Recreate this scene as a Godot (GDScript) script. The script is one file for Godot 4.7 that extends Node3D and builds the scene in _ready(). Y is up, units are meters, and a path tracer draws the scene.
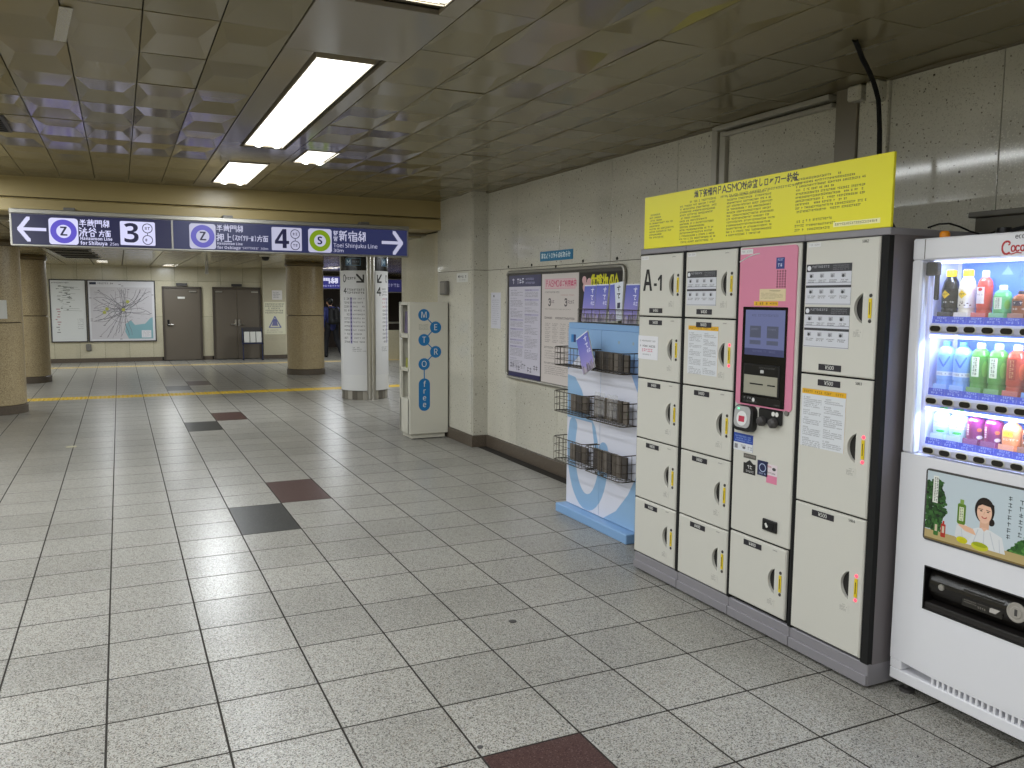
extends Node3D
# An underground station concourse: coin lockers, a drinks machine, a leaflet rack and a lit line sign.
# x runs across the corridor (the slab wall is at x = 4.12), -z runs away down the corridor, y is up, metres.
# Furniture along the wall is modelled facing local +z and turned to face -x: local x is then world z.

const TILE := 0.4
const CEIL := 2.745
const LOW := 2.37
const FACE_WEST := -PI / 2

var M = {}
var meshes = {}
var taken = {}
var lit = []
var font_sans
var font_bold
var font_serif


func _ready():
	build_view()
	build_materials()
	build_floor()
	build_walls()
	build_ceiling()
	build_far_hall()
	build_line_sign()
	build_lockers()
	build_vending()
	build_leaflet_rack()
	build_notice_wall()
	build_metro_cabinet()
	build_wall_fittings()
	build_person()


# ------------------------------------------------------------------ camera, light, exposure
func build_view():
	var cam = Camera3D.new()
	cam.name = "camera"
	cam.position = Vector3(0.5013, 1.6082, 3.3417)
	cam.rotation = Vector3(-0.1016, -0.4434, 0.0075)
	cam.fov = 49.931
	cam.near = 0.05
	cam.far = 100.0
	add_child(cam)
	cam.current = true
	var env = Environment.new()
	env.background_mode = Environment.BG_COLOR
	env.background_color = Color(0, 0, 0)
	env.tonemap_mode = Environment.TONE_MAPPER_LINEAR
	env.tonemap_exposure = 1.03
	env.sdfgi_enabled = true
	env.ssao_enabled = true
	env.ssil_enabled = true
	var we = WorldEnvironment.new()
	we.name = "world_environment"
	we.environment = env
	add_child(we)
	font_sans = sysfont("Droid Sans", 400)
	font_bold = sysfont("Droid Sans", 700)
	font_serif = sysfont("Droid Serif", 700)


const LAMP_COLOR := Color(0.965, 0.985, 1.0)
const LAMP_POWER := 1.35      # energy of one metre of a ceiling lamp


# ------------------------------------------------------------------ helpers: nodes
func sysfont(family, weight):
	var f = SystemFont.new()
	f.font_names = PackedStringArray([family])
	f.font_weight = weight
	return f


func numbered(called):
	if not taken.has(called):
		taken[called] = 0
		return called
	taken[called] += 1
	return "%s_%03d" % [called, taken[called]]


func thing(called, label, category, at = Vector3.ZERO, turn = 0.0, group = ""):
	var o = Node3D.new()
	o.name = numbered(called)
	add_child(o)
	o.position = at
	o.rotation.y = turn
	o.set_meta("label", label)
	o.set_meta("category", category)
	if group:
		o.set_meta("group", group)
	return o


func tag(o, label, category, group = ""):
	o.set_meta("label", label)
	o.set_meta("category", category)
	if group:
		o.set_meta("group", group)
	return o


func setting(called, at = Vector3.ZERO, turn = 0.0):
	var o = Node3D.new()
	o.name = numbered(called)
	add_child(o)
	o.position = at
	o.rotation.y = turn
	o.set_meta("kind", "structure")
	return o


func part(parent, called, mesh, material, at = Vector3.ZERO, rot = Vector3.ZERO, label = ""):
	var o = MeshInstance3D.new()
	o.name = called if parent != self else numbered(called)
	o.mesh = mesh
	o.material_override = material
	parent.add_child(o, true)
	o.position = at
	o.rotation = rot
	if label:
		o.set_meta("label", label)
	return o


# ------------------------------------------------------------------ helpers: meshes
func begin():
	var st = SurfaceTool.new()
	st.begin(Mesh.PRIMITIVE_TRIANGLES)
	return st


func tri(st, a, b, c, out, ua = Vector2.ZERO, ub = Vector2.ZERO, uc = Vector2.ZERO):
	var n = (c - a).cross(b - a)
	if n.length_squared() < 1e-16:
		return
	n = n.normalized()
	if n.dot(out) < 0.0:
		var t = b
		b = c
		c = t
		t = ub
		ub = uc
		uc = t
		n = -n
	st.set_normal(n)
	st.set_uv(ua)
	st.add_vertex(a)
	st.set_normal(n)
	st.set_uv(ub)
	st.add_vertex(b)
	st.set_normal(n)
	st.set_uv(uc)
	st.add_vertex(c)


func quad(st, a, b, c, d, out):
	tri(st, a, b, c, out)
	tri(st, a, c, d, out)


func stri(st, v, n):
	# a triangle with smooth normals, turned to agree with them
	var face = (v[2] - v[0]).cross(v[1] - v[0])
	var order = [0, 1, 2] if face.dot(n[0] + n[1] + n[2]) >= 0.0 else [0, 2, 1]
	if face.length_squared() < 1e-18:
		return
	for k in order:
		st.set_normal(n[k])
		st.set_uv(Vector2.ZERO)
		st.add_vertex(v[k])


func add_cbox(st, at, size, c = 0.0, basis = Basis()):
	var h = size * 0.5
	c = minf(c, minf(h.x, minf(h.y, h.z)) * 0.9)
	if c <= 0.0:
		for ax in 3:
			for s in [-1.0, 1.0]:
				var q = []
				for k in [[-1, -1], [1, -1], [1, 1], [-1, 1]]:
					var v = Vector3()
					v[ax] = s * h[ax]
					v[(ax + 1) % 3] = k[0] * h[(ax + 1) % 3]
					v[(ax + 2) % 3] = k[1] * h[(ax + 2) % 3]
					q.append(at + basis * v)
				var n = Vector3()
				n[ax] = s
				quad(st, q[0], q[1], q[2], q[3], basis * n)
		return
	var pt = func(sx, sy, sz, ax):
		var v = Vector3(sx * (h.x - c), sy * (h.y - c), sz * (h.z - c))
		v[ax] = [sx, sy, sz][ax] * h[ax]
		return at + basis * v
	for ax in 3:
		for s in [-1, 1]:
			var q = []
			for k in [[-1, -1], [1, -1], [1, 1], [-1, 1]]:
				var e = [0, 0, 0]
				e[ax] = s
				e[(ax + 1) % 3] = k[0]
				e[(ax + 2) % 3] = k[1]
				q.append(pt.call(e[0], e[1], e[2], ax))
			var n = Vector3()
			n[ax] = s
			quad(st, q[0], q[1], q[2], q[3], basis * n)
	for ax in 3:
		var b1 = (ax + 1) % 3
		var b2 = (ax + 2) % 3
		for s1 in [-1, 1]:
			for s2 in [-1, 1]:
				var e = [0, 0, 0]
				e[b1] = s1
				e[b2] = s2
				e[ax] = -1
				var p0 = pt.call(e[0], e[1], e[2], b1)
				var p1 = pt.call(e[0], e[1], e[2], b2)
				e[ax] = 1
				var p2 = pt.call(e[0], e[1], e[2], b2)
				var p3 = pt.call(e[0], e[1], e[2], b1)
				var n = Vector3()
				n[b1] = s1
				n[b2] = s2
				quad(st, p0, p1, p2, p3, basis * n)
	for sx in [-1, 1]:
		for sy in [-1, 1]:
			for sz in [-1, 1]:
				tri(st, pt.call(sx, sy, sz, 0), pt.call(sx, sy, sz, 1), pt.call(sx, sy, sz, 2), basis * Vector3(sx, sy, sz))


func cbox(size, c = 0.003):
	var key = [size, c]
	if not meshes.has(key):
		var st = begin()
		add_cbox(st, Vector3.ZERO, size, c)
		meshes[key] = st.commit()
	return meshes[key]


func box_part(parent, called, lo, hi, material, c = 0.003, label = ""):
	# a chamfered box between two corners in the parent's own axes
	return part(parent, called, cbox((hi - lo).abs(), c), material, (lo + hi) * 0.5, Vector3.ZERO, label)


func sheet_mesh(w, h, t):
	var key = ["sheet", w, h, t]
	if not meshes.has(key):
		var st = begin()
		var a = Vector3(-w / 2, h / 2, t)
		var b = Vector3(w / 2, h / 2, t)
		var c = Vector3(w / 2, -h / 2, t)
		var d = Vector3(-w / 2, -h / 2, t)
		tri(st, a, b, c, Vector3.BACK, Vector2(0, 0), Vector2(1, 0), Vector2(1, 1))
		tri(st, a, c, d, Vector3.BACK, Vector2(0, 0), Vector2(1, 1), Vector2(0, 1))
		var back = Vector3(0, 0, -t)
		var q = [a, b, c, d]
		for k in 4:
			var p0 = q[k]
			var p1 = q[(k + 1) % 4]
			quad(st, p0, p1, p1 + back, p0 + back, (p0 + p1) * Vector3(1, 1, 0))
		quad(st, a + back, b + back, c + back, d + back, Vector3.FORWARD)
		meshes[key] = st.commit()
	return meshes[key]


func sheet(parent, called, w, h, material, at, rot = Vector3.ZERO, label = "", t = 0.0012):
	return part(parent, called, sheet_mesh(w, h, t), material, at, rot, label)


func add_prism(st, poly, z0, z1):
	var idx = Geometry2D.triangulate_polygon(poly)
	for k in range(0, idx.size(), 3):
		var a = poly[idx[k]]
		var b = poly[idx[k + 1]]
		var c = poly[idx[k + 2]]
		for z in [[z0, -1.0], [z1, 1.0]]:
			tri(st, Vector3(a.x, a.y, z[0]), Vector3(b.x, b.y, z[0]), Vector3(c.x, c.y, z[0]), Vector3(0, 0, z[1] * signf(z1 - z0)))
	var turn = 1.0 if Geometry2D.is_polygon_clockwise(poly) else -1.0
	for k in poly.size():
		var a = poly[k]
		var b = poly[(k + 1) % poly.size()]
		var n = Vector3(-(b.y - a.y), b.x - a.x, 0) * turn
		quad(st, Vector3(a.x, a.y, z0), Vector3(b.x, b.y, z0), Vector3(b.x, b.y, z1), Vector3(a.x, a.y, z1), n)


func add_face(st, poly, z):
	var idx = Geometry2D.triangulate_polygon(poly)
	for k in range(0, idx.size(), 3):
		tri(st, Vector3(poly[idx[k]].x, poly[idx[k]].y, z), Vector3(poly[idx[k + 1]].x, poly[idx[k + 1]].y, z), Vector3(poly[idx[k + 2]].x, poly[idx[k + 2]].y, z), Vector3.BACK)


func round_rect(w, h, r, steps = 5):
	var p = PackedVector2Array()
	for k in 4:
		var c = Vector2([1, -1, -1, 1][k] * (w / 2 - r), [1, 1, -1, -1][k] * (h / 2 - r))
		for s in steps + 1:
			var a = PI / 2 * (k + float(s) / steps)
			p.append(c + Vector2(cos(a), sin(a)) * r)
	return p


func circle_poly(r, n = 24, at = Vector2.ZERO):
	var p = PackedVector2Array()
	for k in n:
		p.append(at + Vector2(cos(TAU * k / n), sin(TAU * k / n)) * r)
	return p


func prism(poly, z0, z1):
	var st = begin()
	add_prism(st, poly, z0, z1)
	return st.commit()


func add_lathe(st, prof, segs, at = Vector3.ZERO, basis = Basis()):
	for k in prof.size() - 1:
		var a = prof[k]
		var b = prof[k + 1]
		var d = b - a
		var n2 = Vector2(d.y, -d.x)
		if n2.length() < 1e-9:
			continue
		n2 = n2.normalized()
		for s in segs:
			var t0 = TAU * s / segs
			var t1 = TAU * (s + 1) / segs
			var r0 = Vector3(cos(t0), 0, sin(t0))
			var r1 = Vector3(cos(t1), 0, sin(t1))
			var up = Vector3(0, 1, 0)
			var v = [r0 * a.x + up * a.y, r1 * a.x + up * a.y, r1 * b.x + up * b.y, r0 * b.x + up * b.y]
			var n = [r0 * n2.x + up * n2.y, r1 * n2.x + up * n2.y, r1 * n2.x + up * n2.y, r0 * n2.x + up * n2.y]
			for q in 4:
				v[q] = at + basis * v[q]
				n[q] = basis * n[q]
			stri(st, [v[0], v[1], v[2]], [n[0], n[1], n[2]])
			stri(st, [v[0], v[2], v[3]], [n[0], n[2], n[3]])


func lathe(prof, segs = 24):
	var st = begin()
	add_lathe(st, prof, segs)
	return st.commit()


func add_tube(st, pts, r, segs = 6):
	var n = pts.size()
	var rings = []
	for i in n:
		var d = (pts[mini(i + 1, n - 1)] - pts[maxi(i - 1, 0)]).normalized()
		var side = d.cross(Vector3.UP)
		if side.length() < 0.05:
			side = d.cross(Vector3.RIGHT)
		side = side.normalized()
		var up = side.cross(d).normalized()
		var ring = []
		for s in segs:
			ring.append(side * cos(TAU * s / segs) + up * sin(TAU * s / segs))
		rings.append(ring)
	for i in n - 1:
		for s in segs:
			var t = (s + 1) % segs
			var v = [pts[i] + rings[i][s] * r, pts[i] + rings[i][t] * r, pts[i + 1] + rings[i + 1][t] * r, pts[i + 1] + rings[i + 1][s] * r]
			var m = [rings[i][s], rings[i][t], rings[i + 1][t], rings[i + 1][s]]
			stri(st, [v[0], v[1], v[2]], [m[0], m[1], m[2]])
			stri(st, [v[0], v[2], v[3]], [m[0], m[2], m[3]])


func tube(pts, r, segs = 6):
	var st = begin()
	add_tube(st, pts, r, segs)
	return st.commit()


func text_mesh(words, size, font, depth = 0.0008):
	# lettering whose capitals are about size metres high
	var key = ["text", words, size, font]
	if not meshes.has(key):
		var t = TextMesh.new()
		t.font = font
		t.text = words
		t.font_size = 32
		t.pixel_size = size / 23.0
		t.depth = depth
		t.curve_step = 2.0
		meshes[key] = t
	return meshes[key]


func lettering(parent, words, size, font, material, at, rot = Vector3.ZERO):
	return part(parent, "lettering", text_mesh(words, size, font), material, at, rot)


# ------------------------------------------------------------------ helpers: printed pictures
class Sketch:
	var im
	var rng = RandomNumberGenerator.new()

	func _init(w, h, c, sd = 1):
		im = Image.create(w, h, false, Image.FORMAT_RGB8)
		im.fill(c)
		rng.seed = sd

	func rect(x, y, w, h, c):
		im.fill_rect(Rect2i(int(round(x)), int(round(y)), maxi(1, int(round(w))), maxi(1, int(round(h)))), c)

	func line(a, b, t, c):
		var n = int(maxf(1.0, a.distance_to(b) / maxf(0.7, t * 0.35)))
		for k in n + 1:
			var p = a.lerp(b, float(k) / n)
			rect(p.x - t * 0.5, p.y - t * 0.5, t, t, c)

	func path(pts, t, c):
		for k in pts.size() - 1:
			line(pts[k], pts[k + 1], t, c)

	func arc(at, rx, ry, a0, a1, t, c):
		var pts = []
		for k in 25:
			var a = lerpf(a0, a1, k / 24.0)
			pts.append(at + Vector2(cos(a) * rx, sin(a) * ry))
		path(pts, t, c)

	func disc(at, rx, ry, c):
		for y in range(int(at.y - ry), int(at.y + ry) + 1):
			var q = 1.0 - pow((y - at.y) / ry, 2)
			if q > 0.0:
				var half = rx * sqrt(q)
				rect(at.x - half, y, half * 2, 1, c)

	func poly(pts, c):
		var lo = 1e9
		var hi = -1e9
		for p in pts:
			lo = minf(lo, p.y)
			hi = maxf(hi, p.y)
		for y in range(int(lo), int(hi) + 1):
			var xs = []
			for k in pts.size():
				var a = pts[k]
				var b = pts[(k + 1) % pts.size()]
				if (a.y <= y + 0.5) != (b.y <= y + 0.5):
					xs.append(a.x + (y + 0.5 - a.y) / (b.y - a.y) * (b.x - a.x))
			xs.sort()
			for k in range(0, xs.size() - 1, 2):
				rect(xs[k], y, xs[k + 1] - xs[k], 1, c)

	func plate(x, y, w, h, r, c):
		rect(x + r, y, w - 2 * r, h, c)
		rect(x, y + r, w, h - 2 * r, c)
		for q in [[x + r, y + r], [x + w - r, y + r], [x + r, y + h - r], [x + w - r, y + h - r]]:
			disc(Vector2(q[0], q[1]), r, r, c)

	# a line too small to read: little upright and flat strokes in the rhythm of print
	func fine(x, y, w, h, c, fill = 0.9):
		var cx = x
		while cx < x + w:
			if rng.randf() < fill:
				var s = h * 0.8
				rect(cx, y + rng.randf_range(0.0, 0.3) * h, s, maxf(1.0, h * 0.16), c)
				rect(cx + rng.randf_range(0.1, 0.6) * s, y, maxf(1.0, h * 0.16), h, c)
				if rng.randf() < 0.7:
					rect(cx, y + h * rng.randf_range(0.55, 0.85), s, maxf(1.0, h * 0.16), c)
			cx += h

	func block(x, y, w, rows, h, gap, c, ragged = 0.4):
		for k in rows:
			fine(x, y + k * (h + gap), w * (1.0 - ragged * rng.randf() * (1.0 if rng.randf() < 0.4 else 0.15)), h, c)

	func texture():
		im.generate_mipmaps()
		return ImageTexture.create_from_image(im)


# characters as strokes on a grid of 0 to 10 (a = 10): each pair is a point, each word a stroke
const GLYPH := {
	"半": "2143 8163 1494 07a7 515a", "蔵": "02a2 3033 7073 14a4 1419 3565 3868 3538 6568 739a 9563", "門": "010a 0141 4145 0343 0545 61a1 a1aa 6165 63a3 65a5",
	"線": "3013 1343 4316 1646 363a 0719 5748 6191 6195 9195 6393 6595 757a 7658 9699", "渋": "0021 0324 0a26 7074 7292 5255 45a5 4657 4a58 9687 9a88", "谷": "3012 7092 5205 52a5 3676 767a 3a7a 363a",
	"方": "5052 03a3 430a 4686 868a 8a6a", "面": "01a1 5133 1494 141a 949a 1a9a 444a 646a 4666 4868", "押": "0343 2029 2919 0745 51a1 5157 a1a7 54a4 57a7 717a", "上": "505a 5494 0aaa",
	"都": "2025 0252 0555 5116 2656 565a 2a5a 262a 2858 717a 71a1 a183 83a6 a676", "営": "1021 5051 9082 0304 03a3 a3a4 3474 3436 3676 7476 2787 272a 2a8a 878a", "新": "2021 0151 1214 4234 0454 0656 242a 2719 2748 9062 6159 6494 848a",
	"宿": "5051 02a2 0204 a2a4 2407 262a 44a4 7455 565a 56a6 a6aa 5aaa 58a8", "前": "2132 8172 03a3 1515 1545 454a 151a 1747 1949 6569 858a 8a7a", "地": "0343 2028 0947 4495 5159 59a9 a9a7 7077 9297 9777", "下": "01a1 515a 5476",
	"鉄": "3003 3053 1444 0646 343a 1a4a 62a2 6255 46a6 714a 769a", "構": "0343 202a 2305 2345 51a1 6064 9094 53a3 45a5 676a 979a 67a7 57a7 757a 58a8", "内": "111a 1191 919a 5054 5417 5487", "対": "2021 0252 1239 4206 4959 54a4 808a 8a7a 6577",
	"応": "5051 12a2 120a 4649 4969 6965 5456 8497 2728", "貸": "2003 152 4292 5075 8191 2666 2676 262a 767a 2878 2a7a 2a0a 7a9a", "約": "3013 1343 4316 1646 363a 0719 4758 7053 63a3 a3aa aa8a 7576", "款": "0242 2024 1434 0656 363a 1718 5758 7053 63a3 a3a4 755a 767a 7a9a",
	"東": "01a1 505a 2383 2327 2787 8387 2585 4719 6799", "京": "5051 02a2 2474 2427 2777 7477 575a 3829 7899", "知": "2002 1242 0545 3235 3509 3539 6292 6299 9299 6999", "し": "3037 3749 4969 6987", "ロ": "2282 2229 2989 8289", "ッ": "2325 4345 7317",
	"カ": "0292 9289 8968 420a", "ー": "05a5", "メ": "910a 257a", "ト": "404a 4486", "か": "0373 7368 6848 304a 8396", "ら": "4061 2327 2764 6486 8669 6939", "の": "515a 5126 2629 2949 5191 9197 9779", "お": "0363 303a 3a06 0676 7689 8969 8192",
	"せ": "04a4 2029 2989 7176 7656", "ス": "1191 9109 569a", "イ": "8014 545a", "ツ": "1214 4143 913a", "リ": "2127 8185 853a", "(": "5023 2327 275a", ")": "5083 8387 875a", "P": "2a20 2070 7082 8284 8475 7525", "A": "0a50 50aa 2787", "S": "9160 6020 2012 1213 1335 3575 7597 9798 987a 7a3a 3a09",
	"M": "0a00 0056 56a0 a0aa", "O": "3070 70a3 a3a7 a77a 7a3a 3a07 0703 0330", "ご": "2272 2838 3878 8092", "利": "4013 0343 242a 2406 2446 6267 919a 9a8a", "用": "111a 1191 919a 515a 1393 1696", "案": "5051 02a2 0203 4326 1494 6337 07a7 575a 5719 5799",
	"危": "3003 3060 6043 13a3 130a 4575 4549 4999 7577", "険": "010a 0131 3113 1335 3515 7042 70a2 5383 4595 4547 9597 4797 746a 69aa", "物": "2026 0323 0828 262a 6045 53a3 a39a 9a8a 7359 8368", "す": "03a3 606a 4365 6547 4746", "て": "0292 9255 5559 5989",
}


func write_word(s, word, at, size, t, c, squeeze = 1.0):
	# writes a word of stroke characters into a sketch, size pixels high
	var x = at.x
	for ch in word:
		if GLYPH.has(ch):
			for stroke in GLYPH[ch].split(" "):
				var pts = []
				for k in range(0, stroke.length() - 1, 2):
					var gx = 10 if stroke[k] == "a" else int(stroke[k])
					var gy = 10 if stroke[k + 1] == "a" else int(stroke[k + 1])
					pts.append(Vector2(x + gx * 0.09 * size * squeeze, at.y + gy * 0.092 * size))
				s.path(pts, t, c)
		x += size * squeeze * 1.08
	return x


# ------------------------------------------------------------------ materials
func paint(c, rough = 0.5, metal = 0.0, spec = 0.5):
	var m = StandardMaterial3D.new()
	m.albedo_color = c
	m.roughness = rough
	m.metallic = metal
	m.metallic_specular = spec
	return m


func printed(tex, rough = 0.5):
	var m = StandardMaterial3D.new()
	m.albedo_texture = tex
	m.roughness = rough
	m.texture_repeat = false
	return m


func glowing(c, energy, tex = null):
	var m = StandardMaterial3D.new()
	m.albedo_color = Color(0.02, 0.02, 0.02)
	m.roughness = 0.3
	m.emission_enabled = true
	m.emission = c
	m.emission_energy_multiplier = energy
	if tex:
		m.emission_operator = BaseMaterial3D.EMISSION_OP_MULTIPLY
		m.emission_texture = tex
		m.texture_repeat = false
	return m


func speckle(n, base, grains, sd, soft = 0.0):
	# terrazzo: chips of several tones strewn over a ground, seamless
	var im = Image.create(n, n, false, Image.FORMAT_RGB8)
	im.fill(base)
	var rng = RandomNumberGenerator.new()
	rng.seed = sd
	if soft > 0.0:
		var noise = FastNoiseLite.new()
		noise.seed = sd
		noise.frequency = 3.0 / n
		noise.fractal_octaves = 4
		var raw = noise.get_seamless_image(n / 8, n / 8)
		for y in n / 8:
			for x in n / 8:
				var v = 1.0 + soft * (raw.get_pixel(x, y).r - 0.5)
				im.fill_rect(Rect2i(x * 8, y * 8, 8, 8), Color(base.r * v, base.g * v, base.b * v))
	for g in grains:
		for k in g.n:
			var x = rng.randi_range(0, n - 1)
			var y = rng.randi_range(0, n - 1)
			var w = rng.randi_range(1, g.s)
			var h = rng.randi_range(1, g.s)
			im.fill_rect(Rect2i(x, y, w, h), g.c.lerp(base, rng.randf() * 0.5))
	im.generate_mipmaps()
	return ImageTexture.create_from_image(im)


func stone(tex, span, rough, tint = Color.WHITE, bump = 0.0, spec = 0.5):
	var m = StandardMaterial3D.new()
	m.albedo_texture = tex
	m.albedo_color = tint
	m.uv1_triplanar = true
	m.uv1_world_triplanar = true
	m.uv1_triplanar_sharpness = 8.0
	m.uv1_scale = Vector3.ONE / span
	m.roughness = rough
	m.metallic_specular = spec
	if bump > 0.0:
		m.heightmap_enabled = true
		m.heightmap_texture = tex
		m.heightmap_scale = bump
	return m


func build_materials():
	var floor_tex = speckle(1024, Color(0.68, 0.672, 0.645), [
		{"n": 40000, "s": 5, "c": Color(0.8, 0.79, 0.755)}, {"n": 26000, "s": 5, "c": Color(0.49, 0.475, 0.44)},
		{"n": 19000, "s": 5, "c": Color(0.2, 0.19, 0.175)}, {"n": 6000, "s": 4, "c": Color(0.52, 0.43, 0.35)}], 11, 0.1)
	M.tile = []
	for k in [0.905, 0.88, 0.86, 0.892]:
		M.tile.append(stone(floor_tex, 1.13, 0.28, Color(k, k, k), 0.0, 0.38))
	var dark_tex = speckle(512, Color(0.2, 0.2, 0.2), [{"n": 9000, "s": 4, "c": Color(0.12, 0.12, 0.13)}, {"n": 5000, "s": 4, "c": Color(0.34, 0.34, 0.33)}], 5)
	M.tile_black = stone(dark_tex, 0.6, 0.34, Color(1, 1.0, 0.98), 0.0, 0.26)
	var red_tex = speckle(512, Color(0.29, 0.215, 0.2), [{"n": 9000, "s": 4, "c": Color(0.2, 0.13, 0.13)}, {"n": 4000, "s": 4, "c": Color(0.42, 0.35, 0.33)}], 6)
	M.tile_brown = stone(red_tex, 0.6, 0.34, Color.WHITE, 0.0, 0.26)
	M.grout = paint(Color(0.14, 0.12, 0.095), 0.9)
	M.yellow_tile = paint(Color(0.84, 0.7, 0.14), 0.5)
	M.pale_yellow_tile = paint(Color(0.74, 0.66, 0.47), 0.4)
	var wall_tex = speckle(1024, Color(0.8, 0.787, 0.742), [
		{"n": 30000, "s": 4, "c": Color(0.835, 0.823, 0.78)}, {"n": 20000, "s": 4, "c": Color(0.73, 0.713, 0.665)},
		{"n": 900, "s": 5, "c": Color(0.42, 0.39, 0.34)}, {"n": 260, "s": 7, "c": Color(0.33, 0.31, 0.28)}], 21, 0.16)
	M.slab = []
	for k in [1.0, 0.96, 0.98]:
		M.slab.append(stone(wall_tex, 1.7, 0.08, Color(k, k, k * 0.99), 0.01))
	M.cream = []
	var cream_tex = speckle(512, Color(0.76, 0.735, 0.64), [{"n": 8000, "s": 4, "c": Color(0.8, 0.78, 0.69)}, {"n": 4000, "s": 4, "c": Color(0.7, 0.67, 0.57)}], 23, 0.08)
	for k in [1.0, 0.975]:
		M.cream.append(stone(cream_tex, 1.1, 0.22, Color(k, k, k)))
	var skirt_tex = speckle(512, Color(0.35, 0.31, 0.27), [{"n": 9000, "s": 4, "c": Color(0.46, 0.42, 0.37)}, {"n": 6000, "s": 4, "c": Color(0.22, 0.19, 0.17)}], 24)
	M.skirting = stone(skirt_tex, 0.5, 0.4)
	M.joint = paint(Color(0.2, 0.185, 0.155), 0.9)
	var column_tex = speckle(512, Color(0.68, 0.615, 0.48), [
		{"n": 9000, "s": 5, "c": Color(0.76, 0.7, 0.56)}, {"n": 6000, "s": 5, "c": Color(0.53, 0.46, 0.34)}, {"n": 2000, "s": 4, "c": Color(0.36, 0.3, 0.22)}], 25)
	M.column = stone(column_tex, 1.0, 0.32)
	M.ceiling = paint(Color(0.475, 0.44, 0.33), 0.13, 0.0, 0.34)
	M.ceiling_alt = paint(Color(0.495, 0.455, 0.345), 0.14, 0.0, 0.34)
	M.ceiling_strip = paint(Color(0.52, 0.49, 0.43), 0.1, 0.0, 0.42)
	M.ceiling_low = paint(Color(0.66, 0.62, 0.5), 0.14, 0.0, 0.5)
	M.ceiling_void = paint(Color(0.5, 0.47, 0.4), 0.9)
	M.beam = paint(Color(0.66, 0.59, 0.4), 0.28)
	M.white = paint(Color(0.86, 0.86, 0.86), 0.35)
	M.offwhite = paint(Color(0.78, 0.77, 0.72), 0.4)
	M.paper = paint(Color(0.85, 0.85, 0.83), 0.7)
	M.black = paint(Color(0.045, 0.045, 0.05), 0.4)
	M.matt_black = paint(Color(0.03, 0.03, 0.03), 0.85)
	M.ink = paint(Color(0.04, 0.04, 0.04), 0.6)
	M.steel = paint(Color(0.74, 0.73, 0.71), 0.3, 0.9)
	M.alu = paint(Color(0.66, 0.65, 0.62), 0.35, 0.8)
	M.wire = paint(Color(0.34, 0.31, 0.27), 0.35, 0.8)
	M.dark_grey = paint(Color(0.25, 0.24, 0.24), 0.5)
	M.mid_grey = paint(Color(0.43, 0.42, 0.4), 0.5)
	M.locker = paint(Color(0.795, 0.788, 0.755), 0.38)
	M.locker_side = paint(Color(0.42, 0.4, 0.41), 0.45)
	M.plinth = paint(Color(0.52, 0.51, 0.53), 0.4)
	M.yellow = paint(Color(0.92, 0.88, 0.1), 0.45)
	M.rack_blue = paint(Color(0.5, 0.65, 0.82), 0.4)
	M.metro_blue = paint(Color(0.07, 0.44, 0.68), 0.4)
	M.glass = StandardMaterial3D.new()
	M.glass.transparency = BaseMaterial3D.TRANSPARENCY_ALPHA
	M.glass.albedo_color = Color(1, 1, 1, 0.04)
	M.glass.roughness = 0.02


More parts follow.
